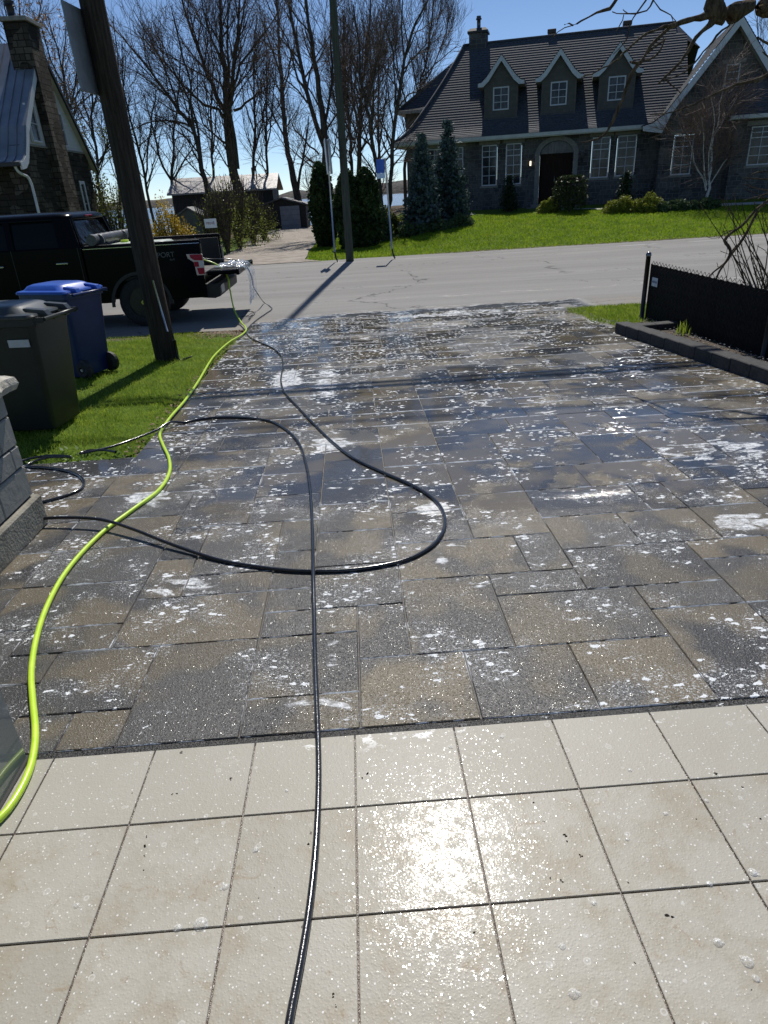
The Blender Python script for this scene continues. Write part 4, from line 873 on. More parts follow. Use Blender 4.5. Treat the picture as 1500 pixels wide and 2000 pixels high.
# ---------------------------------------------------------------- pickup truck (local: x forward = world -x)
def truck():
    r = empty('pickup_truck', (-2.45, 12.96, -.30), math.pi); tag(r, 'black crew-cab pickup truck parked at the roadside with its tailgate let down', 'pickup truck')
    # local: x = distance forward of the tail, y = +1.0 near side ... (rotated by pi: near side is +y)
    t = NT('black_paint_car'); fl = t.vor(t.coord(), 900); paint = t.done(t.bsdf((.002, .0025, .004), .22, spec=.08, coat=.03, coatr=.05, normal=t.bump(t.noise(t.coord(), 2.2, 2), .06, .02)))
    glass = simple('dark_glass', (.006, .008, .008), rough=.05, spec=.25); trim = simple('black_trim', (.012, .012, .013), rough=.55, bump=.2, bscale=220); chrome = simple('chrome_trim', (.45, .46, .48), rough=.15, metal=1.0)
    W = 1.0; zr = 1.31                                             # half width, bed rail height
    wx, wr = 1.12, .47                                             # rear axle position, arch radius
    def arch(x0, x1, zb, zt):
        pts = [(x0, zt), (x0, zb)]
        for k in range(15):
            a = math.pi-math.pi*k/14; pts.append((wx+wr*math.cos(a), max(zb, .36+wr*math.sin(a)*1.05)))
        pts += [(x1, zb), (x1, zt)]; return pts
    for s, nm in ((1, 'bed_side'), (-1, 'bed_side')):
        b = MB(); prof = arch(0.02, 1.92, .43, zr-.02)
        ya, yb = s*(W-.06), s*W
        b.prism(prof, ya, yb); b.box(0.0, 1.93, min(s*(W-.12), s*(W-.01)), max(s*(W-.12), s*(W-.01)), zr-.03, zr+.02, .012)
        o = b.build(nm, paint, r, bevel=.014)
        b = MB(); b.box(.03, 1.90, min(s*(W-.10), s*(W-.02)), max(s*(W-.10), s*(W-.02)), zr+.021, zr+.033, .004); b.build('rail_cap', trim, o)
        b = MB(); b.box(.02, 1.92, min(s*(W+.001), s*(W+.004)), max(s*(W+.001), s*(W+.004)), zr-.022, zr-.012); b.build('chrome_line', chrome, o) if s > 0 else None
        if s > 0: b2 = MB(); b2.prism([(wx+(wr+dr)*math.cos(math.pi*k/16), .36+(wr+dr)*math.sin(math.pi*k/16)*1.05) for dr, rg in ((0, range(17)), (.05, range(16, -1, -1))) for k in rg], W-.01, W+.018); b2.build('arch_trim', trim, o)
        # inner wall
        b = MB(); b.box(.03, 1.90, min(s*(W-.20), s*(W-.12)), max(s*(W-.20), s*(W-.12)), .80, zr-.03); b.build('inner_wall', trim, o)
    b = MB(); b.box(0.02, 1.93, -W+.07, W-.07, .76, .82); b.build('bed_floor', trim, r)
    b = MB(); b.box(1.90, 1.95, -W+.05, W-.05, .55, zr+.01, .01); b.build('bulkhead', paint, r)
    b = MB(); b.box(.15, 1.85, -.72, .72, .45, .75); b.build('chassis', trim, r)
    # tail gate, lowered
    b = MB(); b.box(-.56, -.02, -W+.07, W-.07, .77, .835, .015); b.box(-.56, -.50, -W+.08, W-.08, .75, .845, .012)
    tg = b.build('tailgate', paint, r)
    b = MB()
    for k in range(9): b.box(-.50, -.06, -.78+k*.19, -.72+k*.19, .836, .842)
    b.build('gate_ribs', trim, tg)
    # bumper
    b = MB(); b.prism([(-.10, .40), (-.20, .43), (-.21, .58), (-.17, .64), (.12, .64), (.12, .42)], -W+.05, W-.05); bo = b.build('rear_bumper', trim, r, bevel=.012)
    b = MB(); b.box(-.213, -.209, .55, .86, .47, .60); b.build('number_plate', simple('plate', (.42, .43, .45), rough=.4), bo)
    # tail lights
    red = NT('red_lens'); red = red.done(red.bsdf((.35, .012, .012), .15, spec=.6, coat=1.0)); wht = simple('clear_lens', (.55, .57, .60), rough=.15, coat=1.0); frm = simple('lamp_frame', (.62, .50, .44), rough=.3)
    for s in (1, -1):
        lb = MB(); y0, y1 = (W-.02, W+.006) if s > 0 else (-W-.006, -W+.02)
        lb.prism([(-.005, .79), (-.005, 1.12), (.26, 1.13), (.24, 1.06), (.155, 1.00), (.135, .79)], y0, y1); fr = lb.build('tail_light', frm, r, bevel=.004)
        y2, y3 = (y1-.002, y1+.004) if s > 0 else (y0-.004, y0+.002)
        for nm, pts, mt in (('lens', [(.0, 1.02), (.0, 1.115), (.205, 1.12), (.195, 1.07), (.14, 1.03)], red), ('lens', [(.075, .925), (.075, 1.005), (.15, 1.005), (.145, .925)], red), ('reverse_lens', [(.0, .925), (.0, 1.01), (.065, 1.01), (.065, .925)], wht), ('lens', [(.0, .805), (.0, .905), (.115, .905), (.10, .805)], red)):
            q = MB(); q.prism(pts, y2, y3); q.build(nm, mt, fr)
    # cab
    b = MB()
    low = [(1.95, .42), (1.95, 1.30), (1.98, 1.34), (4.70, 1.34), (5.7, 1.16), (5.82, .90), (5.82, .45), (5.3, .42), (5.2, .75), (5.0, .84), (4.75, .86), (4.5, .84), (4.3, .75), (4.2, .42)]
    b.prism(low, -W, W); cab = b.build('cab_body', paint, r, bevel=.02)
    def ring(x0, x1, y, z): return [(x0, -y, z), (x1, -y, z), (x1, y, z), (x0, y, z)]
    b = MB(); b.loft([rrect((1.97+4.55)/2, 0, 4.55-1.97, 1.95, .08, 1.335), rrect((2.0+4.3)/2, 0, 4.3-2.0, 1.90, .10, 1.42), rrect((2.09+3.95)/2, 0, 1.86, 1.72, .13, 1.74), rrect((2.13+3.87)/2, 0, 1.74, 1.62, .16, 1.80)], True, True, False); gh = b.build('window_band', glass, r)
    b = MB(); b.loft([rrect((2.06+3.98)/2, 0, 1.92, 1.77, .16, 1.745), rrect((2.05+4.0)/2, 0, 1.96, 1.78, .18, 1.775), rrect((2.10+3.92)/2, 0, 1.82, 1.66, .20, 1.83), rrect((2.2+3.8)/2, 0, 1.6, 1.42, .22, 1.858), rrect(3.0, 0, 1.0, .9, .2, 1.868)], True, True); roof = b.build('roof', paint, r)
    # pillars (rear corner, door post)
    for s in (1, -1):
        for (xa, xb, xc, xd) in ((1.965, 2.30, 2.06, 2.34), (3.02, 3.12, 3.04, 3.14), (4.36, 4.52, 3.88, 4.0)):
            b = MB(); y0, y1 = s*.985, s*.885; o_ = .012*s
            b.loft([[(xa, y0-s*.03, 1.33), (xb, y0-s*.03, 1.33), (xb, y0+o_, 1.33), (xa, y0+o_, 1.33)], [(xc, y1-s*.03, 1.76), (xd, y1-s*.03, 1.76), (xd, y1+o_, 1.76), (xc, y1+o_, 1.76)]], True, False); b.build('pillar', paint, r)
    for s in (1, -1):
        b = MB(); y0, y1 = s*.93, s*.80
        b.loft([[(1.955, y0, 1.33), (2.0, y0, 1.33), (2.0, y0-s*.10, 1.33), (1.955, y0-s*.10, 1.33)], [(2.065, y1, 1.76), (2.10, y1, 1.76), (2.10, y1-s*.09, 1.76), (2.065, y1-s*.09, 1.76)]], True, False); b.build('rear_pillar', paint, r)
    b = MB(); b.box(2.04, 2.07, -.16, .16, 1.775, 1.805, .006); br = b.build('high_brake_light', red, r)
    # doors: seams and handles
    for x in (2.0, 3.08, 4.2):
        b = MB(); b.box(x, x+.008, W-.004, W+.001, .50, 1.33); b.build('door_seam', M['black'], cab)
    for x in (2.2, 3.25):
        b = MB(); b.box(x, x+.20, W+.006, W+.03, 1.08, 1.11, .008); b.build('door_handle', chrome, cab)
    b = MB(); b.box(4.25, 4.45, W, W+.20, 1.30, 1.48, .03); b.build('side_mirror', paint, cab)
    # rolled-up soft bed cover
    b = MB(); P = [(1.74+.004*math.sin(k), 1.02-.0001-k*(2.04/30), zr+.115+.003*math.sin(k*1.7)) for k in range(31)]; b.tube(P, .085, 16)
    b.tube([(1.70, .80, zr+.10), (1.70, .72, zr+.10)], .093, 16); b.tube([(1.70, -.5, zr+.10), (1.70, -.58, zr+.10)], .093, 16)
    b.build('rolled_cover', simple('cover_vinyl', (.045, .047, .05), (.085, .088, .092), 25, .38, bump=.5, bscale=50), r)
    for x in (.45, .98, 1.55):
        b = MB(); b.box(x, x+.03, -W+.10, -W+.12, zr-.13, zr-.01, .003); b.build('clamp', simple('clamp_alu', (.5, .5, .48), rough=.3, metal=.6) if x == .45 else chrome, r)
    # wheels
    tyre = simple('tyre_rubber', (.010, .010, .010), (.02, .02, .02), 30, .8, bump=.3, bscale=80); rim = simple('rim_dark', (.025, .025, .027), rough=.3, metal=.5)
    for x in (wx, 4.75):
        for s in (1, -1):
            b = MB(); n = 40; prof = [(.24, -.12), (.30, -.135), (.38, -.12), (.405, -.09), (.41, 0), (.405, .09), (.38, .12), (.30, .135), (.24, .12)]
            c = (x, s*.85, .405); b.loft([[(c[0]+q*math.cos(2*math.pi*k/n), c[1]+y, c[2]+q*math.sin(2*math.pi*k/n)) for k in range(n)] for q, y in prof], True, True, False); w = b.build('wheel', tyre, r)
            b = MB(); b.cyl((x, s*.85-.10, .405), .245, .20, 30, 'y')
            for k in range(6):
                a = k*math.pi/3; yy = s*.96; b.prism([(x+.04*math.cos(a)-.03*math.sin(a), .405+.04*math.sin(a)+.03*math.cos(a)), (x+.24*math.cos(a)-.035*math.sin(a), .405+.24*math.sin(a)+.035*math.cos(a)), (x+.24*math.cos(a)+.035*math.sin(a), .405+.24*math.sin(a)-.035*math.cos(a)), (x+.04*math.cos(a)+.03*math.sin(a), .405+.04*math.sin(a)-.03*math.cos(a))], min(yy, yy-s*.03), max(yy, yy-s*.03))
            b.build('rim', rim, w); b = MB(); b.cyl((x, s*.955, .405), .035, s*.02, 12, 'y'); b.build('hub_cap', chrome, w)
    b = MB(); b.box(2.2, 4.0, W-.09, W+.06, .36, .40, .01); b.build('running_board', trim, r)
    dec = simple('decal_grey', (.075, .078, .085), rough=.4)
    text('lettering', 'SPORT', .115, dec, r, (.62, W+.0015, 1.135), (R(90), 0, R(180)), .0005); text('lettering', '4x4', .055, dec, r, (.50, W+.0015, 1.06), (R(90), 0, R(180)), .0005)
    # a buff tank, a bucket edge in the bed
    q = empty('water_tank', (-2.45-1.0, 12.96, .52)); tag(q, 'low pale plastic tank lying in the truck bed', 'tank')
    b = MB(); b.loft([rrect(-.25, 0, 1.1, .8, .10, z) for z in (.0,)]+[rrect(-.25, 0, 1.15, .85, .12, .10), rrect(-.25, 0, 1.15, .85, .12, .42), rrect(-.25, 0, 1.0, .7, .15, .50)], True, True); b.build('shell', simple('tank_plastic', (.45, .50, .42), (.55, .58, .50), 5, .4), q)
    b = MB(); b.tube([(-.55, .1, .49), (-.55, .1, .54)], .07, 14); b.build('tank_lid', M['lime'], q)
truck()
# clear plastic sheet thrown over the tailgate
def sheet_plastic():
    t = NT('clear_plastic'); p = t.coord(); n = t.noise(p, 9, 4, .7, 1.0)
    d = t.bsdf((.70, .80, .92), .10, spec=.8, normal=t.bump(n, .8, .03)); tr = t.n('ShaderNodeBsdfTransparent'); mx = t.n('ShaderNodeMixShader')
    t.set(mx.inputs[0], t.ramp(n, .42, .66, .06, .50)); t.t.links.new(tr.outputs[0], mx.inputs[1]); t.t.links.new(d, mx.inputs[2]); m = t.done(mx.outputs[0])
    V = []; nu, nv = 40, 26
    for j in range(nv):
        for i in range(nu):
            u, v = i/(nu-1), j/(nv-1); x = -2.38+u*.86; y = 12.25+v*.85
            z = .555+.02*math.sin(u*9+v*7)*math.sin(v*13)+.016*math.sin(u*23-v*17)
            e = max(0, u-.58)/.42; z -= (e**2)*.62; x -= e**2*.30; z += .05*math.sin(math.pi*min(1, u/.7))*(.5+.5*v)
            x += .03*math.sin(v*14)*e
            V.append((x, y+.05*math.sin(u*6), z))
    V = np.array(V); i, j = np.meshgrid(np.arange(nu-1), np.arange(nv-1)); a = j*nu+i
    o = mesh_np('plastic_sheet', V, np.stack([a, a+1, a+1+nu, a+nu], -1).reshape(-1, 4), m, smooth=True); tag(o, 'crumpled clear plastic sheet draped over the lowered tailgate', 'plastic sheet')
    s = o.modifiers.new('s', 'SOLIDIFY'); s.thickness = .002
sheet_plastic()
# ---------------------------------------------------------------- big stone house (local frame: x along the front, y into depth)
def ashlar(name, c1, c2, c3, mort, bw, rh, bump=.8):
    t = NT(name); co = t.coord(); x, y, z = t.sep(co); uv = t.comb(t.math('ADD', x, y), z, 0)
    def br(w, h, off, ca, cb):
        q = t.n('ShaderNodeTexBrick'); t.set(q.inputs['Vector'], t.vmath('ADD', uv, (off, off*.37, 0))); t.set(q.inputs['Color1'], ca); t.set(q.inputs['Color2'], cb); t.set(q.inputs['Mortar'], mort)
        q.inputs['Scale'].default_value = 1; q.inputs['Mortar Size'].default_value = .011; q.inputs['Mortar Smooth'].default_value = .2; q.inputs['Brick Width'].default_value = w; q.inputs['Row Height'].default_value = h; q.offset = .43; q.squash = .62; q.squash_frequency = 3
        return q
    a = br(bw, rh, 0, c1, c2); b2 = br(bw*.62, rh*1.0, .31, c2, c3)
    sel = t.math('GREATER_THAN', t.noise(t.scale(uv, (.8, .8, 1)), 1.4, 1), .5)
    col = t.mix(sel, a.outputs[0], b2.outputs[0]); n = t.noise(co, 9, 5, .7); col = t.mix(t.ramp(n, .3, .75, 0, .55), col, t.mix(.55, col, (.03, .03, .03)))
    m = t.math('ADD', t.math('MULTIPLY', a.outputs[1], t.math('SUBTRACT', 1.0, sel)), t.math('MULTIPLY', b2.outputs[1], sel))
    h = t.math('SUBTRACT', t.math('MULTIPLY', t.noise(co, 16, 5, .8), 1.2), m)
    return t.done(t.bsdf(col, .9, spec=.15, normal=t.bump(h, bump, .05)))
M['ashlar'] = ashlar('grey_ashlar', (.062, .066, .072), (.100, .102, .105), (.145, .143, .138), (.24, .24, .235), .46, .20)
M['ashlar_old'] = ashlar('rough_brown_stone', (.06, .053, .043), (.095, .084, .068), (.24, .215, .18), (.022, .02, .018), .50, .20, 2.2)
M['shingle'] = simple('asphalt_shingle', (.036, .044, .057), (.078, .088, .105), 14, .85, bump=.7, bscale=60, detail=6)
M['white'] = simple('white_aluminium', (.46, .50, .56), (.52, .56, .61), 3, .45); M['cream'] = simple('soffit_cream', (.30, .29, .26), (.36, .345, .31), 3, .6)
M['limestone'] = simple('cut_limestone', (.17, .168, .16), (.23, .225, .21), 9, .85, bump=.3); M['door'] = wood_mat('door_wood', (.018, .012, .010), (.042, .026, .020))
def pane_mat():
    t = NT('window_glass'); co = t.coord(); n = t.noise(co, 1.6, 3, .6); f = t.noise(t.scale(co, (6, 6, .6)), 3, 3, .6)
    c = t.mix(t.ramp(n, .42, .6, 0, .8), (.02, .025, .03), t.mix(t.ramp(f, .35, .65), (.05, .056, .066), (.10, .11, .12)))
    return t.done(t.bsdf(c, .08, spec=.25))
M['pane'] = pane_mat()
def window(parent, u0, u1, z0, z1, y, cols, rows, split=None, fw=.048, sill=True, xaxis=False, out=-1):
    """frame with muntins, pane, sill; y = wall face, frame stands 3 cm proud"""
    def bx(b, a0, a1, d0, d1, c0, c1, bev=0):
        d0, d1 = min(d0, d1), max(d0, d1)
        if xaxis: b.box(d0, d1, a0, a1, c0, c1, bev)
        else: b.box(a0, a1, d0, d1, c0, c1, bev)
    b = MB(); f0, f1 = y+out*.03, y-out*.05
    bx(b, u0, u0+fw, f0, f1, z0, z1); bx(b, u1-fw, u1, f0, f1, z0, z1); bx(b, u0+fw, u1-fw, f0, f1, z0, z0+fw); bx(b, u0+fw, u1-fw, f0, f1, z1-fw, z1)
    sp = [z0+fw]+([split-fw*.4, split+fw*.4] if split else [])+[z1-fw]
    if split: bx(b, u0+fw, u1-fw, f0, f1, split-fw*.4, split+fw*.4)
    m = .013; g0, g1 = y+out*.012, y-out*.02
    for c in range(1, cols): uu = u0+fw+(u1-u0-2*fw)*c/cols; bx(b, uu-m, uu+m, g0, g1, z0+fw, z1-fw) if not split else [bx(b, uu-m, uu+m, g0, g1, sp[2*q], sp[2*q+1]) for q in (0, 1)]
    if split:
        for (a, c, rws) in ((sp[0], sp[1], rows[0]), (sp[2], sp[3], rows[1])):
            for k in range(1, rws): zz = a+(c-a)*k/rws; bx(b, u0+fw, u1-fw, g0+.001*out, g1, zz-m, zz+m)
    else:
        for k in range(1, rows): zz = sp[0]+(sp[1]-sp[0])*k/rows; bx(b, u0+fw, u1-fw, g0+.001*out, g1, zz-m, zz+m)
    o = b.build('window', M['white'], parent)
    p = MB(); bx(p, u0+fw*.5, u1-fw*.5, y-out*.03, y-out*.035, z0+fw*.5, z1-fw*.5); p.build('pane', M['pane'], o)
    if sill: p = MB(); bx(p, u0-.08, u1+.08, y+out*.07, y-out*.02, z0-.11, z0-.002, .006); p.build('sill', M['limestone'], o)
    return o
def wall_holes(b, u0, u1, z0, z1, y, holes, thick=.25, arch=None):
    """front wall panels around rectangular holes (u0,u1,z0,z1)"""
    us = sorted(set([u0, u1]+[h[0] for h in holes]+[h[1] for h in holes])); 
    for a, c in zip(us[:-1], us[1:]):
        hs = sorted([(h[2], h[3]) for h in holes if h[0] <= a+1e-6 and h[1] >= c-1e-6]); z = z0
        for (p, q) in hs:
            if p > z: b.box(a, c, y, y+thick, z, p)
            z = q
        if z < z1: b.box(a, c, y, y+thick, z, z1)
PROF = [(0, 3.75), (.28, 3.83), (.6, 3.97), (1.0, 4.23), (1.4, 4.58), (1.9, 5.05), (5.5, 8.40)]
def prof(d): return float(np.interp(d, [p[0] for p in PROF], [p[1] for p in PROF]))
def shingled(b, profile, u_lo, u_hi, n, map_=None, th=.028, seed=1):
    """stepped courses following profile (d,z); u_lo/u_hi give the ends at distance d"""
    ds = np.array([p[0] for p in profile]); zs = np.array([p[1] for p in profile]); L = np.concatenate([[0], np.cumsum(np.hypot(np.diff(ds), np.diff(zs)))])
    for k in range(n):
        s0, s1 = L[-1]*k/n, L[-1]*(k+1)/n; d0, z0 = np.interp(s0, L, ds), np.interp(s0, L, zs); d1, z1 = np.interp(s1, L, ds), np.interp(s1, L, zs)
        nx_, nz_ = -(z1-z0), (d1-d0); l = math.hypot(nx_, nz_); nx_, nz_ = nx_/l*th, nz_/l*th
        a0, a1, c0, c1 = u_lo(d0), u_hi(d0), u_lo(d1), u_hi(d1)
        q = [(a0, d0+nx_, z0+nz_), (a1, d0+nx_, z0+nz_), (c1, d1, z1), (c0, d1, z1), (a0, d0, z0-.03), (a1, d0, z0-.03)]
        if map_: q = [map_(*w) for w in q]
        b.add(q, [(0, 1, 2, 3), (4, 5, 1, 0)])
def house():
    r = empty('stone_house', (HX, HY, 0), HA); tag(r, 'large grey stone house with steep dark shingle roof and three gabled dormers across the road', 'house')
    # main wall, y=.6
    wl = []; WN = [(1.54, 2.30, 1.45, 3.42), (2.65, 3.43, 1.23, 3.42), (4.33, 5.13, 1.55, 3.42), (5.54, 6.33, 1.55, 3.42), (9.66, 10.52, 1.62, 3.42), (10.82, 11.72, 1.64, 3.42)]
    D = (7.20, 8.85, .62, 3.42)
    b = MB(); wall_holes(b, .55, 12.95, -.3, 3.72, .6, [tuple(w) for w in WN]+[(D[0], D[1], .55, 3.45)]); b.box(.55, .85, .85, 11, -.3, 3.72); w = b.build('wall', M['ashlar'], r)
    for u0, u1, z0, z1 in WN:
        window(r, u0+.02, u1-.02, z0+.02, z1-.02, .66, 2, (3, 2), z1-.55)
        q = MB(); q.box(u0-.12, u1+.12, .585, .63, z1+.002, z1+.22, .008); q.build('lintel', M['limestone'], r)
    # arched doorway
    cx_, rad = (D[0]+D[1])/2, (D[1]-D[0])/2
    q = MB(); N = 16; spr = 2.78; ky = .60/ rad*1.0
    def arc(rr_, k, top): a = math.pi-math.pi*k/N; return (cx_+rr_*math.cos(a), spr+top*math.sin(a))
    for k in range(N):                                    # surround
        p = [arc(rad+.22, k, .80), arc(rad+.22, k+1, .80), arc(rad-.02, k+1, .60), arc(rad-.02, k, .60)]; q.prism(p, .53, .70)
    q.box(D[0]-.20, D[0]+.02, .53, .70, .55, spr); q.box(D[1]-.02, D[1]+.20, .53, .70, .55, spr); q.build('door_surround', M['limestone'], r)
    q = MB(); fill = [arc(rad-.01, k, .605) for k in range(N+1)]+[(D[1], 3.5), (D[0], 3.5)]
    for k in range(N): a1, a2 = arc(rad-.01, k, .605), arc(rad-.01, k+1, .605); q.prism([a1, a2, (a2[0], 3.46), (a1[0], 3.46)], .60, .80)
    q.build('arch_wall', M['ashlar'], r)
    dr = MB(); dr.box(D[0]+.02, D[1]-.02, .82, .88, .62, 2.80); 
    for s in (0, 1):
        x0 = D[0]+.10+s*(rad-.02); dr.box(x0, x0+rad-.18, .80, .825, 1.6, 2.65, .01); dr.box(x0, x0+rad-.18, .80, .825, .75, 1.45, .01)
    door = dr.build('door', M['door'], r); q = MB(); q.tube([(cx_-.06, .78, 1.55), (cx_-.06, .78, 1.85)], .012, 8); q.build('handle', M['galv'], door)
    q = MB(); q.prism([arc(rad+.03, k, .66) for k in range(N+1)], .84, .86); q.build('transom_window', M['pane'], r); q = MB()
    q.box(D[0]+.02, D[1]-.02, .80, .86, 2.78, 2.84); q.build('transom_bar', M['door'], r)
    q = MB(); q.box(D[0]-.5, D[1]+.5, -.7, .55, .30, .47, .01); q.box(D[0]-.3, D[1]+.3, -.3, .55, .47, .60, .01); q.build('steps', M['limestone'], r)
    for u in (6.78, 9.25):                                # lanterns
        q = MB(); q.box(u-.07, u+.07, .42, .56, 2.30, 2.34); q.box(u-.07, u+.07, .42, .56, 2.62, 2.68); q.prism([(u-.09, 2.68), (u+.09, 2.68), (u, 2.82)], .40, .58); q.box(u-.02, u+.02, .5, .6, 2.7, 2.75)
        for sx in (-.065, .055):
            for sy in (.425, .545): q.box(u+sx, u+sx+.01, sy, sy+.01, 2.34, 2.62)
        ln = q.build('wall_lantern', M['black'], r); q = MB(); q.tube([(u, .49, 2.36), (u, .49, 2.56)], .035, 8)
        if u < 7:
            t = NT('lit_bulb'); e = t.n('ShaderNodeEmission'); t.set(e.inputs[0], (1.0, .85, .6)); e.inputs[1].default_value = 2.5; gm = t.done(e.outputs[0])
        else: gm = M['pane']
        q.build('lantern_bulb', gm, ln)
    # roof, front slope with bell-cast eave, hip on the left
    ul = lambda d: -.15+ (d/5.5)*2.95+.35*math.sin(math.pi*min(1, d/5.5))*.6
    b = MB(); shingled(b, PROF, ul, lambda d: 13.4 if d > 4.9 else 13.9, 40); roof = b.build('roof', M['shingle'], r)
    lp = [(-.15, 3.75), (.15, 3.9), (.5, 4.3), (2.8, 8.4)]
    b = MB(); shingled(b, [(0, 3.75), (.35, 3.90), (.8, 4.35), (2.95, 8.40)], lambda d: float(np.interp(d, [0, .35, .8, 2.95], [0, .45, 1.2, 5.5])), lambda d: float(np.interp(d, [0, .35, .8, 2.95], [11, 10.6, 10, 5.5])), 38, lambda u, d, z: (d-.15, u, z)); b.build('roof_hip', M['shingle'], r)
    b = MB(); b.add([(2.8, 5.5, 8.40), (13.4, 5.5, 8.40), (13.9, 11, 3.75), (-.15, 11, 3.75)], [(0, 1, 2, 3)]); b.add([(13.4, 5.5, 8.4), (14.6, 5.5, 7.2), (14.6, 11, 3.75), (13.9, 11, 3.75)], [(0, 1, 2, 3)]); b.add([(13.4, 5.5, 8.4), (13.4, 4.9, 7.84), (14.6, 4.9, 7.2), (14.6, 5.5, 7.2)], [(0, 1, 2, 3)]); b.build('roof_back', M['shingle'], r)
    b = MB(); P = [(ul(d), d-.02, prof(d)+.03) for d in np.linspace(0, 5.5, 22)]; b.tube(P, .07, 6); P2 = [(2.8, 5.5, 8.44), (13.4, 5.5, 8.44)]; b.tube(P2, .06, 6); b.build('ridge_cap', M['shingle'], r)
    # gutter + fascia + soffit
    b = MB(); b.prism([(-.12, 3.60), (-.13, 3.745), (-.02, 3.745), (-.005, 3.60)], -.20, 12.0, 'x'); b.build('gutter', simple('gutter_white', (.42, .45, .46), (.5, .53, .54), 3, .4), r)
    b = MB(); b.box(-.15, 12.2, -.004, .02, 3.56, 3.72); b.box(-.15, -.12, .02, 11, 3.56, 3.72); b.build('fascia', M['white'], r)
    b = MB(); b.box(-.12, 12.2, .02, .60, 3.57, 3.60); b.box(-.12, .55, .60, 11, 3.57, 3.60); b.build('soffit', M['cream'], r)
    # dormers
    cheek = simple('dormer_shingle', (.07, .068, .062), (.10, .097, .09), 5, .8, bump=.5, bscale=30)
    t = NT('dormer_siding'); co = t.coord(); x, y, z = t.sep(co); bk = t.n('ShaderNodeTexBrick'); t.set(bk.inputs['Vector'], t.comb(t.math('ADD', x, y), z, 0)); t.set(bk.inputs['Color1'], (.075, .074, .068)); t.set(bk.inputs['Color2'], (.098, .096, .088)); t.set(bk.inputs['Mortar'], (.06, .06, .055)); bk.inputs['Scale'].default_value = 1; bk.inputs['Brick Width'].default_value = .16; bk.inputs['Row Height'].default_value = .14; bk.inputs['Mortar Size'].default_value = .004; sid = t.done(t.bsdf(bk.outputs[0], .8, normal=t.bump(bk.outputs[1], -.4, .01)))
    M['siding'] = sid
    for uc in (5.18, 7.95, 10.62):
        hw = .80; y0 = 1.40; zb = 4.60; ze = 6.05; zp = 7.22; half = 1.12
        dep = lambda z: float(np.interp(z, [p[1] for p in PROF], [p[0] for p in PROF]))
        b = MB(); # front face with window hole
        wu0, wu1, wz0, wz1 = uc-.39, uc+.39, 4.93, 5.92
        b.box(uc-hw, wu0, y0, y0+.1, zb, ze); b.box(wu1, uc+hw, y0, y0+.1, zb, ze); b.box(wu0, wu1, y0, y0+.1, zb, wz0); b.box(wu0, wu1, y0, y0+.1, wz1, ze)
        b.prism([(uc-hw, ze), (uc+hw, ze), (uc+.10, zp-.22), (uc-.10, zp-.22)], y0, y0+.1); b.build('dormer_face', sid, r)
        b = MB()
        for s in (-1, 1):
            x = uc+s*hw; b.prism([(y0+.10, zb-.1), (y0+.10, ze), (dep(ze)+.2, ze)], min(x, x-s*.06), max(x, x-s*.06), 'x')
        b.build('dormer_cheek', cheek, r)
        window(r, wu0, wu1, wz0, wz1, y0, 2, 3, None, .055, False)
        b = MB(); b.box(uc-hw-.02, uc-hw+.08, y0-.025, y0, zb, ze); b.box(uc+hw-.08, uc+hw+.02, y0-.025, y0, zb, ze); b.box(uc-hw-.03, uc+hw+.03, y0-.03, y0, zb-.10, zb); b.build('corner_trim', cheek, r)
        rp = [(half, 0), (.95, .03), (.70, .24), (0, 1.12)]       # half-width from centre, height above the eave
        zE = ze+.06
        for s in (-1, 1):                                       # white flared barge boards
            b = MB(); lo = [(uc+s*w_, zE+h_) for w_, h_ in rp]; hi = [(uc+s*(half), zE-.16), (uc+s*.86, zE-.16), (uc+s*.60, zE+.06), (uc, zE+.86)]
            q = [lo[0], lo[1], lo[2], lo[3], hi[3], hi[2], hi[1], hi[0]]
            y_ = y0-.22
            vs = [(p[0], y_, p[1]) for p in q]+[(p[0], y_+.04, p[1]) for p in q]; fs = []
            for a in range(3): fs += [(a, a+1, 6-a, 7-a), (8+a, 8+7-a, 8+6-a, 8+a+1)]
            fs += [(i_, 8+i_, 8+(i_+1) % 8, (i_+1) % 8) for i_ in range(8)]; b.add(vs, fs); b.build('barge_board', M['white'], r)
            pr_ = [(0, zE+.0), (half-.95, zE+.04), (half-.70, zE+.25), (half, zE+1.13)]
            b = MB(); Ls = len(pr_)
            shingled(b, pr_, lambda d: 0.0, lambda d: dep(min(8.3, zE+np.interp(d, [p[0] for p in pr_], [p[1]-zE for p in pr_])))+.12-(y0-.24), 12, lambda u, d, z, s=s: (uc+s*(half-d), y0-.24+u, z)); b.build('dormer_roof', M['shingle'], r)
            b = MB(); b.add([(uc+s*half, y0-.2, zE-.15), (uc+s*hw, y0-.2, zE-.15), (uc+s*hw, dep(zE)+.1, zE-.15), (uc+s*half, dep(zE)+.1, zE-.15)], [(0, 1, 2, 3)]); b.box(min(uc+s*half, uc+s*(half-.03)), max(uc+s*half, uc+s*(half-.03)), y0-.2, dep(zE)+.05, zE-.16, zE-.02); b.build('dormer_soffit', M['cream'], r)
    # chimney + flue + vents
    b = MB(); b.box(3.08, 4.0, 5.25, 6.1, 7.2, 8.88); ch = b.build('chimney', M['ashlar'], r); q = MB(); q.loft([[(3.0, 5.17, 8.88), (4.08, 5.17, 8.88), (4.08, 6.18, 8.88), (3.0, 6.18, 8.88)], [(3.0, 5.17, 8.97), (4.08, 5.17, 8.97), (4.08, 6.18, 8.97), (3.0, 6.18, 8.97)], [(3.14, 5.3, 9.10), (3.94, 5.3, 9.10), (3.94, 6.05, 9.10), (3.14, 6.05, 9.10)]], True, False); q.build('chimney_cap', M['black'], ch)
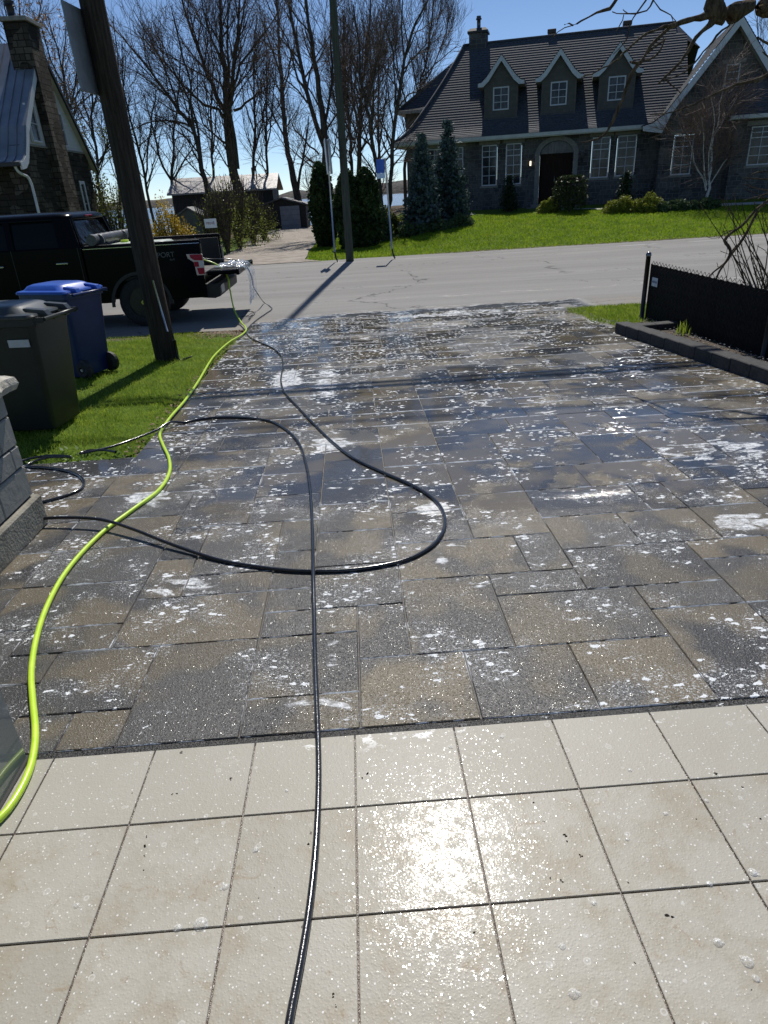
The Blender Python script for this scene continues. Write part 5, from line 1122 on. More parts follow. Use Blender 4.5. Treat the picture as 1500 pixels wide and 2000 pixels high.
    q = MB(); q.tube([(3.54, 5.7, 9.08), (3.54, 5.7, 9.52)], .10, 12); q.tube([(3.54, 5.7, 9.52), (3.54, 5.7, 9.58)], .15, 12); q.tube([(3.54, 5.7, 9.58), (3.54, 5.7, 9.68)], .12, 12); q.build('flue', simple('flue_steel', (.10, .10, .11), rough=.3, metal=.8), ch)
    for u in (7.35, 11.1): b = MB(); b.box(u-.15, u+.15, 5.7, 6.0, 8.1, 8.52); b.box(u-.22, u+.22, 5.62, 6.08, 8.58, 8.76, .02); b.build('roof_vent', simple('vent_brown', (.05, .035, .03), rough=.6), r)
    # rear left wing (two storeys)
    b = MB(); b.box(-1.45, 2.5, 9.6, 14, -.5, 6.0); b.build('rear_wall', simple('rear_siding', (.085, .08, .072), (.12, .112, .10), 4, .8, bump=.4, bscale=30), r)
    b = MB(); shingled(b, [(0, 5.95), (.4, 6.1), (.9, 6.6), (2.6, 8.6)], lambda d: -2.0+d*1.25, lambda d: 4.5, 22, lambda u, d, z: (u, 9.0+d, z)); b.add([(-2.0, 9.0, 5.95), (1.25, 11.6, 8.6), (1.25, 12.0, 8.6), (-2.0, 14.6, 5.95)], [(3, 2, 1, 0)]); b.build('rear_roof', M['shingle'], r)
    b = MB(); b.box(-2.0, 2.5, 9.0, 14.5, 5.86, 5.93); b.box(-2.02, 2.5, 8.98, 9.0, 5.80, 5.96); b.build('rear_soffit', M['cream'], r)
    # right gabled wing
    y0 = -.6; pk = (15.24, 7.33)
    b = MB(); wall_holes(b, 12.65, 17.9, -.3, 3.70, y0, [(13.22, 14.10, 1.55, 3.20)]); wl_ = b.build('wing_wall', M['ashlar'], r)
    b = MB(); b.prism([(12.65, 3.70), (17.9, 3.70), (17.75, 3.85), (15.35, 7.0), (15.13, 7.0), (12.75, 3.85)], y0, y0+.25); b.box(12.65, 12.9, y0+.25, .6, -.3, 3.70); b.build('gable_wall', M['ashlar'], r)
    window(r, 13.24, 14.08, 1.57, 3.18, y0+.06, 2, (3, 2), 2.72); q = MB(); q.box(13.05, 14.25, y0-.02, y0+.02, 3.22, 3.42, .008); q.build('lintel', M['limestone'], r)
    window(r, 15.0, 15.55, 4.9, 5.75, y0-.0, 1, 3, None, .05, False); q = MB(); q.box(14.8, 15.75, y0-.03, y0+.02, 5.77, 5.93, .006); q.build('lintel', M['limestone'], r)
    rk = [(15.24, 7.42), (12.66, 4.04), (12.2, 3.72), (11.78, 3.62)]
    for s in (1, -1):
        mx_ = lambda u: 15.24+(u-15.24)*s; b = MB()
        hi = [(mx_(u), z) for u, z in rk]; lo = [(mx_(15.24), 7.05), (mx_(12.92), 4.02), (mx_(12.62), 3.36), (mx_(11.80), 3.44)]
        lo[2] = (mx_(12.62), 3.30); q = hi+lo[::-1]; y_ = y0-.42; n_ = 8
        vs = [(p[0], y_, p[1]) for p in q]+[(p[0], y_+.05, p[1]) for p in q]; fs = []
        for a in range(3): fs += [(a, a+1, 6-a, 7-a), (8+a, 8+7-a, 8+6-a, 8+a+1)]
        fs += [(i_, 8+i_, 8+(i_+1) % 8, (i_+1) % 8) for i_ in range(8)]; b.add(vs, fs); b.build('barge_board', M['white'], r)
        pr_ = [(0, 3.66), (.42, 3.76), (.88, 4.08), (3.46, 7.46)]; b = MB()
        shingled(b, pr_, lambda d: -1.03, lambda d: float(np.interp(d, [0, .42, .88, 3.46], [.2, .6, 1.2, 6.0])), 34, lambda u, d, z, s=s: (15.24-s*(3.46-d), u, z), .016); b.build('wing_roof', M['shingle'], r)
        b = MB(); so = [(mx_(15.24), 7.03), (mx_(12.92), 3.99)]; b.add([(so[0][0], y0-.4, so[0][1]), (so[1][0], y0-.4, so[1][1]), (so[1][0], y0+.02, so[1][1]), (so[0][0], y0+.02, so[0][1])], [(0, 1, 2, 3)]); b.build('rake_soffit', M['cream'], r)
    # low bay in front of the wing, far right
    b = MB(); wall_holes(b, 15.55, 20.5, -.3, 3.62, -1.5, [(16.2, 17.15, 1.76, 3.30)]); b.box(15.55, 15.8, -1.25, -.6, -.3, 3.62); b.build('bay_wall', M['ashlar'], r)
    window(r, 16.22, 17.13, 1.78, 3.28, -1.44, 2, (3, 2), 2.85); q = MB(); q.box(16.0, 17.35, -1.53, -1.48, 3.31, 3.5, .008); q.build('lintel', M['limestone'], r)
    b = MB(); shingled(b, [(0, 3.72), (.3, 3.85), (1.45, 5.35)], lambda d: 15.25+d*.55, lambda d: 20.6, 13, lambda u, d, z: (u, -2.0+d, z)); b.add([(15.25, -2.0, 3.72), (16.05, -.55, 5.35), (16.05, -.5, 3.9), (15.25, -.55, 3.72)], [(0, 1, 2, 3)]); b.build('bay_roof', M['shingle'], r)
    b = MB(); b.prism([(-2.12, 3.57), (-2.13, 3.715), (-2.02, 3.715), (-2.0, 3.57)], 15.2, 20.6, 'x'); b.box(15.2, 20.6, -2.0, -1.5, 3.56, 3.59); b.build('gutter', M['white'], r)
    # figures and ornaments seen in the second window
    q = MB(); q.tube([(5.9, .70, 1.72), (5.9, .70, 1.73)], .02, 6)
house()

# ---------------------------------------------------------------- left house, seen on its gable
def left_house():
    r = empty('brown_stone_house', (-11.1, 26.2, 0)); tag(r, 'brown stone house with steep metal roof, white gable and big chimney at far left', 'house')
    # local: x = 0 gable plane (outside = +x), y into depth from 26.2; base -0.4
    zs = 3.72; y1 = 7.2
    b = MB()
    b.box(-.35, 0, .6, y1, -.5, zs-.02); b.box(-9, -.35, .6, .95, -.5, 3.3); b.box(-9, -.35, y1-.3, y1, -.5, 3.3); b.build('wall', M['ashlar_old'], r)
    b = MB(); b.box(-.03, .03, .75, y1-.1, zs-.02, zs+.05, .006); b.build('belt_course', M['limestone'], r)
    t = NT('white_clapboard'); z_ = t.sep(t.coord())[2]; f = t.math('FRACT', t.math('MULTIPLY', z_, 7.5)); cb = t.done(t.bsdf((.50, .53, .55), .6, normal=t.bump(f, .8, .02)))
    yc = 4.05; zp = 7.0
    b = MB(); b.prism([(.9, zs+.05), (y1-.15, zs+.05), (yc+.15, zp-.15), (yc-.15, zp-.15)], -.30, -.02, 'x'); b.build('gable_siding', cb, r)
    b = MB(); b.box(-.5, .30, 2.95, 4.15, -.5, 7.65); ch = b.build('chimney', M['ashlar_old'], r)
    b = MB(); b.box(-.58, .38, 2.85, 4.25, 7.65, 7.78, .01); b.build('chimney_cap', M['limestone'], ch); b = MB(); b.tube([(-.25, 3.3, 7.78), (-.25, 3.3, 8.15)], .13, 12); b.tube([(-.25, 3.3, 8.15), (-.25, 3.3, 8.3)], .17, 12); b.build('flue', M['black'], ch)
    window(r, 1.70, 2.50, 3.85, 5.05, .055, 1, 2, None, .06, False, True, 1); window(r, 4.35, 5.05, 3.85, 5.05, .055, 1, 2, None, .06, False, True, 1)
    window(r, 5.5, 6.1, .9, 2.65, .0, 1, 2, None, .12, False, True, 1)
    # metal roof front slope with a bell-cast foot, standing seams
    prf = [(-.25, 3.12), (.05, 3.17), (.35, 3.35), (.65, 3.75), (1.0, 4.30), (3.95, 8.6 if False else 7.2)]
    mt = NT('metal_roof'); mroof = mt.done(mt.bsdf(mt.mix(mt.ramp(mt.noise(mt.coord(), 2, 4), .3, .7), (.20, .22, .25), (.27, .29, .32)), .33, metal=.45, spec=.6, coat=.3, coatr=.2))
    b = MB(); x0, x1 = -9.2, .22
    for (da, za), (db, zb) in zip(prf[:-1], prf[1:]): b.add([(x0, da, za), (x1, da, za), (x1, db, zb), (x0, db, zb)], [(0, 1, 2, 3)], True)
    k = 0
    while x1-k*.30 > x0:
        x = x1-k*.30-.012; k += 1
        for (da, za), (db, zb) in zip(prf[:-1], prf[1:]): b.add([(x, da, za), (x, db, zb), (x, db-.02, zb+.035), (x, da-.02, za+.035), (x-.015, da, za), (x-.015, db, zb), (x-.015, db-.02, zb+.035), (x-.015, da-.02, za+.035)], [(0, 1, 2, 3), (4, 7, 6, 5), (3, 2, 6, 7)])
    b.build('roof', mroof, r)
    b = MB(); b.add([(x0, 3.95, 7.2), (x1, 3.95, 7.2), (x1, y1+.45, 3.1), (x0, y1+.45, 3.1)], [(0, 1, 2, 3)]); b.build('roof_back', mroof, r)
    b = MB(); pr2 = [(a, z) for a, z in prf]; lo = [(a+.10, z-.22) for a, z in prf]; lo[-1] = (3.95, 6.9)
    b.prism(pr2+lo[::-1], .16, .235, 'x'); b.build('rake_board', M['white'], r)
    b = MB(); b.prism([(3.95, 7.22), (y1+.45, 3.12), (y1+.42, 2.96), (3.95, 6.98)], .17, .24, 'x'); b.build('rake_board', M['black'], r)
    b = MB(); b.add([(.17, 4.0, 6.97), (.17, y1+.42, 3.0), (-.02, y1+.42, 3.0), (-.02, 4.0, 6.97)], [(0, 1, 2, 3)]); b.build('rake_soffit', M['cream'], r)
    b = MB(); b.box(x0, x1, -.34, -.24, 3.0, 3.13, .01); b.box(x0, x1-.3, -.24, .6, 3.05, 3.08); b.build('gutter', M['black'], r)
    b = MB(); P = smooth_path([(.0, -.22, 3.02), (.02, -.12, 2.86), (.05, .15, 2.76), (.07, .45, 2.68), (.08, .55, 2.5), (.08, .57, 1.6), (.08, .58, -.3)], .08); b.tube(P, .045, 8); b.build('downspout', M['white'], r)
left_house()

# ---------------------------------------------------------------- sheds by the lake
def simple_house(name, loc, rz, w, d, h, rh, wall, roofm, label, ov=.4, cat='house', ridge='x'):
    r = empty(name, loc, rz); tag(r, label, cat); b = MB(); b.box(0, w, 0, d, -1.5, h)
    if ridge == 'x':
        b.prism([(0, h), (d, h), (d/2, h+rh)], 0, w, 'x'); b.build('wall', wall, r)
        b = MB(); k = rh/(d/2)
        for s in (0, 1):
            yb = (-ov, d+ov)[s]; zb = h-ov*k; b.add([(-ov, yb, zb), (w+ov, yb, zb), (w+ov, d/2, h+rh+.03), (-ov, d/2, h+rh+.03), (-ov, yb, zb+.12), (w+ov, yb, zb+.12), (w+ov, d/2, h+rh+.15), (-ov, d/2, h+rh+.15)], [(0, 1, 2, 3), (4, 7, 6, 5), (0, 4, 5, 1), (1, 5, 6, 2), (0, 3, 7, 4)])
    else:
        b.prism([(0, h), (w, h), (w/2, h+rh)], 0, d, 'y'); b.build('wall', wall, r)
        b = MB(); k = rh/(w/2)
        for s in (0, 1):
            xb = (-ov, w+ov)[s]; zb = h-ov*k; b.add([(xb, -ov, zb), (xb, d+ov, zb), (w/2, d+ov, h+rh+.03), (w/2, -ov, h+rh+.03), (xb, -ov, zb+.10), (xb, d+ov, zb+.10), (w/2, d+ov, h+rh+.13), (w/2, -ov, h+rh+.13)], [(0, 1, 2, 3), (4, 7, 6, 5), (0, 4, 5, 1), (0, 3, 7, 4), (3, 2, 6, 7)])
    b.build('roof', roofm, r); return r
darkw = simple('dark_board', (.020, .018, .017), (.035, .032, .03), 6, .8); mroof2 = simple('grey_metal_roof', (.22, .21, .20), (.33, .31, .30), 3, .5, .1)
p0 = at_z(325, 375, 1.75*1.0)
# lakeside house: long low roof
A0 = at_y(325, 376, 60); B0 = at_y(548, 348, 60)
lh = simple_house('lakeside_house', (A0[0]+.4, 60.4, 0), R(0), B0[0]-A0[0]-1.2, 5.5, A0[2]-.1, 1.0, darkw, mroof2, 'dark low house with a pale grey metal roof down by the lake', .4)
b = MB(); ww = B0[0]-A0[0]-1.2; b.tube([(ww*.80, 1.2, 1.5), (ww*.80, 1.2, 3.9)], .05, 6); b.tube([(ww*.84, 1.2, 1.5), (ww*.84, 1.2, 4.0)], .05, 6); b.build('stack', M['black'], lh)
g0 = at_y(497, 415, 56); g1 = at_y(598, 415, 56)
gh_ = simple_house('lane_garage', (g0[0]+.3, 56, 0), 0, g1[0]-g0[0]-.3, 5, .98, .48, darkw, simple('dark_roof', (.07, .07, .07), (.12, .12, .12), 5, .6), 'small black garage with a grey overhead door at the end of the gravel lane', .25, 'garage', 'y')
dd0 = at_y(546, 402, 55.9); dd1 = at_y(589, 441, 55.9)
b = MB(); b.box(dd0[0]-g0[0]-.3, dd1[0]-g0[0]-.35, -.10, -.02, -.75, dd0[2]-.05)
do = b.build('garage_door', simple('garage_door_grey', (.20, .22, .25), (.25, .27, .30), 3, .5), gh_)
b = MB()
for k in range(1, 5): b.box(dd0[0]-g0[0]-.3, dd1[0]-g0[0]-.35, -.112, -.10, -.75+k*.36, -.735+k*.36)
b.build('door_groove', simple('groove', (.10, .11, .12)), do)
s0 = at_y(335, 437, 50); s1 = at_y(405, 437, 50)
simple_house('garden_shed', (s0[0], 50, 0), R(2), s1[0]-s0[0], 3, at_y(337, 430, 50)[2]-.05, .68, simple('shed_green', (.085, .11, .10), (.11, .135, .12), 3, .6), simple('shed_roof', (.12, .12, .12), (.2, .2, .2), 6, .7), 'small grey green garden shed left of the hedge, beyond the truck bed', .12, 'shed', 'y')
# ---------------------------------------------------------------- bare trees
tr = np.random.default_rng(23)
def unit(v): return v/(np.linalg.norm(v)+1e-9)
def side_dir(T, ang, up):
    a = unit(np.cross(T, tr.normal(size=3))); d = unit(T*math.cos(ang)+a*math.sin(ang)); return unit(d+np.array([0, 0, up]))
def branch(p, d, L, r, segs, wob, up, droop=0.0):
    P = [p]; step = L/segs
    for k in range(segs):
        d = unit(d+tr.normal(size=3)*wob+np.array([0, 0, up-droop*k/segs])); P.append(P[-1]+d*step)
    return np.array(P), np.linspace(r, max(r*.35, .004), segs+1)
def grow_tree(name, label, cat, limbs, Y, bark, twig, cfg, group=None, base=None, kind=None):
    """limbs: polylines of photo points (x, y, width) lying at about distance Y; twigs are grown on them"""
    c = dict(sp=(.46, .32, .26), L=(.50, .55, .75), ang=(.68, .66, .6), up=.07, droop=0.0, start=.25, tmin=.0075, maxL=4.2, dens=1.1, spread=1.0, leaf=None, leafn=0, leafs=.05); c.update(cfg)
    W = []; 
    for li, lm in enumerate(limbs):
        n = len(lm); dy = 0 if li == 0 else tr.uniform(-1, 1)*c['spread']*.9; y_off = [dy*(k/(n-1))*Y*.035 for k in range(n)]
        P = []; Rr = []
        for (x, y, w), o in zip(lm, y_off):
            q = at_y(x, y, Y+o); P.append(q); Rr.append(w*.31*np.dot(q-CAM, CF)/F_PX)
        P = np.array(P); Q = smooth_path(P, .55); s = np.concatenate([[0], np.cumsum(np.linalg.norm(np.diff(P, axis=0), axis=1))]); sq = np.concatenate([[0], np.cumsum(np.linalg.norm(np.diff(Q, axis=0), axis=1))]); sq *= s[-1]/sq[-1]
        Q[1:] += tr.normal(size=Q[1:].shape)*.035; W.append((Q, np.interp(sq, s, Rr)))
    b0 = W[0][0][0]; gz = Hs(b0[0], b0[1])
    if b0[2] > gz: W[0] = (np.concatenate([[np.array([b0[0], b0[1], gz-.1])], W[0][0]]), np.concatenate([[W[0][1][0]*1.15], W[0][1]]))
    org = W[0][0][0].copy(); thickP = [w[0] for w in W]; thickR = [w[1] for w in W]; thinP = []; thinR = []; finP = []; finR = []
    lev = [(P, r_, 0) for P, r_ in W]
    k = 0
    while k < len(lev):
        P, r_, l = lev[k]; k += 1
        seg = np.linalg.norm(np.diff(P, axis=0), axis=1); tot = seg.sum(); cs = np.concatenate([[0], np.cumsum(seg)]); sp = c['sp'][l]/c['dens']
        s = tot*(c['start'] if l == 0 else .12)+tr.uniform(0, sp)
        while s < tot*.99:
            i = min(len(seg)-1, np.searchsorted(cs, s)-1); f = (s-cs[i])/max(seg[i], 1e-6); p = P[i]+(P[i+1]-P[i])*f; rr_ = r_[i]+(r_[i+1]-r_[i])*f; T = unit(P[i+1]-P[i])
            L = (tot-s)*c['L'][l]*tr.uniform(.6, 1.35)+(.8, .6, .45)[l]; L = min(L, c['maxL'], 1.0e9)
            d = side_dir(T, c['ang'][l]*tr.uniform(.6, 1.25), c['up']); r0 = max(min(rr_*.5, .045 if l == 0 else .022), c['tmin']*(1.5 if l == 0 else 1.0))
            B, br = branch(p, d, L, r0, (6, 4, 2)[l], .13, c['up']*.6, c['droop']); br = np.maximum(br, c['tmin']*(1.0 if l < 2 else .75))
            if l == 2: finP.append(B); finR.append(br)
            else: (thickP if l == 0 and r0 > .03 else thinP).append(B); (thickR if l == 0 and r0 > .03 else thinR).append(br)
            if l < 2: lev.append((B, br, l+1))
            s += sp*tr.uniform(.6, 1.5)*(1.0 if l else (1.0 if rr_ < .12 else 1.6))
    r = empty(name, tuple(org)); tag(r, label, cat, group)
    v, f = tube_np([p-org for p in thickP], thickR, 8); mesh_np('trunk', v, f, bark, r, True)
    v, f = tube_np([p-org for p in thinP], thinR, 3)
    if finP:                                            # finest twigs: two crossed-free ribbons, 3 points each
        A = np.array(finP)-org; T = A[:, 2]-A[:, 0]; S = np.cross(T, tr.normal(size=T.shape)); S /= np.linalg.norm(S, axis=1)[:, None]+1e-9; w_ = np.array([q[0] for q in finR])[:, None]
        V2 = np.stack([A[:, 0]-S*w_, A[:, 0]+S*w_, A[:, 1]+S*w_*.85, A[:, 1]-S*w_*.85, A[:, 2]+S*w_*.5, A[:, 2]-S*w_*.5], 1).reshape(-1, 3); k2 = np.arange(len(A))[:, None]*6+len(v)
        F2 = np.concatenate([np.concatenate([k2, k2+1, k2+2, k2+3], 1), np.concatenate([k2+3, k2+2, k2+4, k2+5], 1)]); v = np.concatenate([v, V2]); f = np.concatenate([f, F2])
    cr = mesh_np('crown', v, f, twig, r, False); print('TREE', name, len(f))
    if c['leaf'] is not None:
        ends = np.array([p[-1] for p in thinP]+[p[len(p)//2] for p in thinP])-org; n = c['leafn']; P = ends[tr.integers(0, len(ends), n)]+tr.normal(size=(n, 3))*.08
        zmax = c.get('leafz'); 
        if zmax is not None: P = P[(P[:, 2]+org[2]) < zmax]
        leaf_quads('leaves', P, c['leafs'], c['leaf'], cr)
    return r
def leaf_quads(name, P, size, mat, parent=None):
    n = len(P); a = tr.normal(size=(n, 3)); a /= np.linalg.norm(a, axis=1)[:, None]; b = np.cross(a, tr.normal(size=(n, 3))); b /= np.linalg.norm(b, axis=1)[:, None]+1e-9
    s = size*tr.uniform(.5, 1.3, (n, 1)); a = a*s; b = b*s*.6
    V = np.stack([P-a, P-b, P+a, P+b], 1).reshape(-1, 3); k = np.arange(n)[:, None]*4
    return mesh_np(name, V, np.concatenate([k, k+1, k+2, k+3], 1), mat, parent)
def bark_mat(name, c1, c2, sc=9): 
    t = NT(name); co = t.coord(); n = t.noise(t.scale(co, (1, 1, .22)), sc, 5, .75); return t.done(t.bsdf(t.mix(t.ramp(n, .35, .68), c1, c2), .9, spec=.12, normal=t.bump(n, 1.0, .04)))
bk = bark_mat('bark_dark', (.040, .034, .028), (.115, .096, .078)); bk2 = bark_mat('bark_brown', (.05, .036, .025), (.12, .09, .065))
tw = simple('twig', (.075, .058, .048), (.15, .115, .095), 3, .85, spec=.15); tw2 = simple('twig_red', (.095, .066, .055), (.17, .125, .105), 3, .85, spec=.15)
lf_y = leafy('spring_leaf', (.17, .20, .03), (.30, .30, .06), 2.0, .5); lf_b = leafy('bronze_leaf', (.16, .10, .05), (.28, .17, .08), 2.0, .45)
G_T = 'bare trees between the road and the lake'
grow_tree('bare_tree', 'biggest bare tree, with several tall stems rising behind the lakeside house and garden shed', 'tree', [
 [(478, 440, 36), (466, 380, 31), (453, 320, 27), (446, 262, 24), (443, 200, 19), (436, 120, 14), (430, 40, 9), (427, -70, 4)],
 [(462, 330, 20), (453, 250, 17), (453, 190, 13), (457, 120, 10), (465, 50, 8), (474, -50, 4)],
 [(447, 235, 15), (425, 190, 13), (405, 148, 11), (386, 90, 9), (366, 40, 7), (345, -40, 4)],
 [(444, 240, 11), (424, 214, 9), (398, 204, 8), (360, 170, 6), (322, 120, 5), (268, 60, 3)],
 [(457, 216, 9), (480, 202, 7), (505, 181, 6), (512, 170, 5), (499, 140, 4), (494, 108, 3)],
 [(455, 172, 9), (470, 130, 8), (492, 95, 6), (520, 60, 4), (548, 15, 3)],
 [(436, 130, 8), (415, 80, 6), (398, 20, 4), (390, -40, 3)],
 [(444, 200, 9), (447, 130, 8), (445, 60, 6), (452, -30, 4)],
 [(445, 282, 8), (420, 265, 6), (396, 240, 5), (388, 200, 4), (384, 140, 3)]], 45, bk, tw2, dict(maxL=4.2, dens=1.2), G_T)
grow_tree('bare_tree', 'leaning bare tree sweeping up to the left beside the biggest one', 'tree', [
 [(412, 420, 18), (396, 330, 15), (378, 252, 12), (350, 214, 10), (312, 165, 8), (280, 120, 6), (240, 75, 4), (200, 30, 3)],
 [(380, 256, 9), (373, 195, 7), (368, 140, 6), (352, 80, 5), (335, 10, 3)],
 [(392, 320, 9), (384, 240, 7), (362, 180, 5), (330, 120, 4), (300, 50, 3)],
 [(350, 214, 6), (330, 150, 5), (300, 90, 4), (262, 20, 2)],
 [(378, 250, 7), (340, 235, 5), (300, 236, 4), (265, 252, 3)]], 42, bk, tw2, dict(maxL=3.0), G_T)
grow_tree('bare_tree', 'small bare tree forking low behind the left end of the lakeside house roof', 'tree', [
 [(338, 378, 11), (335, 350, 10), (338, 300, 7), (341, 250, 6), (347, 195, 4)], [(335, 352, 8), (318, 326, 7), (306, 285, 6), (296, 240, 4), (282, 185, 3)], [(338, 352, 6), (355, 322, 5), (372, 295, 4), (386, 270, 3)]], 63, bk, tw, dict(maxL=3.2), G_T)
grow_tree('bare_tree', 'tall slim bare tree standing directly behind the lane garage', 'tree', [
 [(584, 402, 25), (573, 350, 20), (563, 300, 16), (556, 240, 14), (550, 160, 12), (545, 80, 9), (538, -40, 5)], [(582, 372, 9), (590, 315, 7), (598, 270, 5), (604, 225, 3)], [(557, 270, 6), (535, 228, 5), (518, 195, 3)], [(553, 180, 6), (566, 130, 5), (577, 75, 3)], [(549, 150, 6), (532, 100, 5), (512, 40, 3)]], 60, bk, tw, dict(maxL=3.4), G_T)
grow_tree('bare_tree', 'stout dark bare tree with forked stems rising behind the cedars', 'tree', [
 [(648, 440, 26), (641, 380, 25), (637, 320, 23), (634, 270, 21), (629, 215, 18), (618, 150, 15), (608, 80, 12), (597, 10, 8), (588, -60, 5)],
 [(635, 292, 15), (615, 240, 14), (601, 180, 13), (586, 110, 11), (571, 50, 9), (556, -40, 5)],
 [(635, 240, 9), (644, 190, 8), (648, 120, 7), (650, 50, 5), (655, -30, 3)],
 [(601, 185, 8), (583, 155, 7), (566, 100, 5), (545, 50, 4), (520, 0, 3)],
 [(622, 300, 6), (605, 285, 5), (585, 262, 4), (570, 240, 3)],
 [(638, 330, 6), (612, 318, 5), (590, 300, 4)]], 37, bk, tw2, dict(maxL=2.6), G_T)
grow_tree('bare_tree', 'bare tree half hidden behind the green utility pole', 'tree', [
 [(704, 440, 17), (701, 340, 15), (703, 270, 13), (706, 190, 10), (715, 110, 8), (722, 30, 5), (728, -40, 3)], [(703, 260, 8), (690, 190, 6), (684, 110, 5), (690, 30, 3)], [(705, 200, 6), (730, 140, 5), (752, 80, 3)], [(702, 300, 6), (725, 268, 5), (742, 235, 3)]], 46, bk2, tw2, dict(maxL=3.4, dens=1.25), G_T)
grow_tree('bare_tree', 'curved dark bare tree right of the green utility pole', 'tree', [
 [(757, 455, 14), (746, 400, 13), (737, 340, 12), (725, 262, 11), (717, 208, 10), (706, 160, 8), (700, 90, 6), (690, 10, 4)], [(717, 205, 6), (728, 150, 5), (742, 95, 4), (760, 40, 2)], [(738, 330, 6), (762, 300, 5), (785, 272, 3)], [(730, 290, 6), (700, 262, 5), (678, 220, 3)]], 36, bk, tw, dict(maxL=2.6, dens=1.15), G_T)
grow_tree('bare_tree', 'slender bare tree crossing the left corner of the big stone house', 'tree', [
 [(757, 448, 12), (762, 360, 12), (767, 290, 12), (773, 220, 11), (786, 150, 10), (798, 85, 9), (812, 45, 7), (838, 0, 5)], [(790, 115, 6), (784, 60, 5), (787, -10, 3)], [(773, 205, 6), (770, 130, 5), (762, 88, 4), (750, 50, 3)], [(786, 150, 5), (800, 120, 4), (830, 95, 3), (862, 70, 2)], [(774, 215, 5), (800, 185, 4), (818, 178, 3)]], 34, bk, tw, dict(maxL=1.9), G_T)
grow_tree('bare_tree', 'wispy bare tree behind the rear wing of the big stone house', 'tree', [
 [(790, 330, 10), (806, 240, 9), (820, 170, 7), (838, 90, 5), (846, 10, 4), (850, -40, 3)], [(820, 175, 5), (850, 120, 4), (872, 60, 3), (884, 10, 2)], [(806, 240, 5), (780, 150, 4), (768, 60, 3), (764, -20, 2)], [(825, 150, 4), (860, 115, 3), (893, 92, 2)]], 58, bk2, tw2, dict(maxL=3.8, dens=1.35, up=.22), G_T)
grow_tree('bare_tree', 'pale brown bare tree filling the sky between the utility pole and the big house', 'tree', [
 [(690, 430, 12), (688, 330, 10), (680, 220, 8), (672, 120, 6), (670, 20, 4)], [(686, 300, 6), (712, 200, 5), (735, 110, 4), (748, 20, 3)], [(682, 240, 5), (664, 160, 4), (654, 60, 3)], [(712, 215, 4), (750, 150, 3), (778, 90, 2)]], 62, bk2, tw2, dict(maxL=4.2, dens=1.3, up=.2), G_T)
grow_tree('budding_tree', 'budding tree with small olive leaves just left of the leaning brown pole', 'tree', [
 [(198, 420, 11), (192, 340, 9), (184, 262, 8), (178, 200, 6), (176, 130, 4), (168, 70, 3)], [(190, 330, 7), (205, 300, 6), (222, 262, 5), (238, 220, 3)], [(184, 262, 5), (160, 230, 4), (142, 190, 3)], [(180, 220, 5), (196, 160, 4), (205, 110, 3)]], 40, bk, tw, dict(maxL=2.6, dens=1.1, leaf=lf_y, leafn=2600, leafs=.06, leafz=5.2), G_T)
grow_tree('budding_tree', 'thin bronze-budded tree reaching above the white gable of the left house', 'tree', [
 [(140, 360, 9), (136, 240, 8), (126, 160, 6), (112, 95, 4), (92, 30, 3)], [(134, 220, 6), (150, 140, 5), (158, 70, 3)], [(128, 170, 5), (100, 120, 4), (84, 60, 3)], [(134, 210, 5), (160, 170, 4), (178, 130, 3)]], 44, bk, tw, dict(maxL=3.0, dens=1.15, leaf=lf_b, leafn=2600, leafs=.06), G_T)
grow_tree('budding_tree', 'slim budding tree showing just right of the leaning brown pole', 'tree', [
 [(300, 430, 9), (282, 345, 8), (264, 270, 7), (250, 205, 5), (240, 140, 4), (236, 80, 3)], [(284, 350, 6), (290, 280, 5), (300, 220, 4), (302, 160, 2)], [(268, 285, 4), (240, 250, 3), (218, 220, 2)]], 41, bk, tw, dict(maxL=2.4, dens=1.1, leaf=lf_y, leafn=1300, leafs=.05, leafz=4.0), G_T)
grow_tree('bare_tree', 'bare treetop rising behind the chimney of the left house', 'tree', [
 [(70, 300, 9), (52, 160, 8), (44, 80, 6), (36, 10, 4), (34, -50, 3)], [(48, 110, 5), (72, 50, 4), (84, -10, 3)], [(46, 100, 5), (20, 50, 3), (4, -10, 2)]], 50, bk, tw2, dict(maxL=3.6), G_T)
grow_tree('bare_tree', 'distant bare tree showing right of the wing gable', 'tree', [
 [(1490, 260, 6), (1486, 150, 5), (1482, 90, 3), (1478, 30, 2)], [(1488, 170, 4), (1508, 110, 3), (1516, 50, 2)], [(1486, 150, 3), (1468, 110, 2)]], 62, bk2, tw2, dict(maxL=3.4), G_T)
for i, (x, lab) in enumerate(((612, 'short bare tree at the lakeshore, seen right beside the lane garage'), (735, 'low lakeshore tree seen between the cedars and the spruces'), (250, 'low lakeshore tree seen behind the leaning pole'))):
    grow_tree('shore_tree', lab, 'tree', [[(x, 420, 6), (x+3, 380, 5), (x-2, 350, 4), (x+2, 315, 3)], [(x+2, 385, 4), (x+14, 350, 3), (x+18, 325, 2)], [(x+1, 390, 4), (x-12, 355, 3), (x-16, 330, 2)]], 64, bk2, tw2, dict(maxL=2.6, start=.1), 'low trees along the lakeshore')

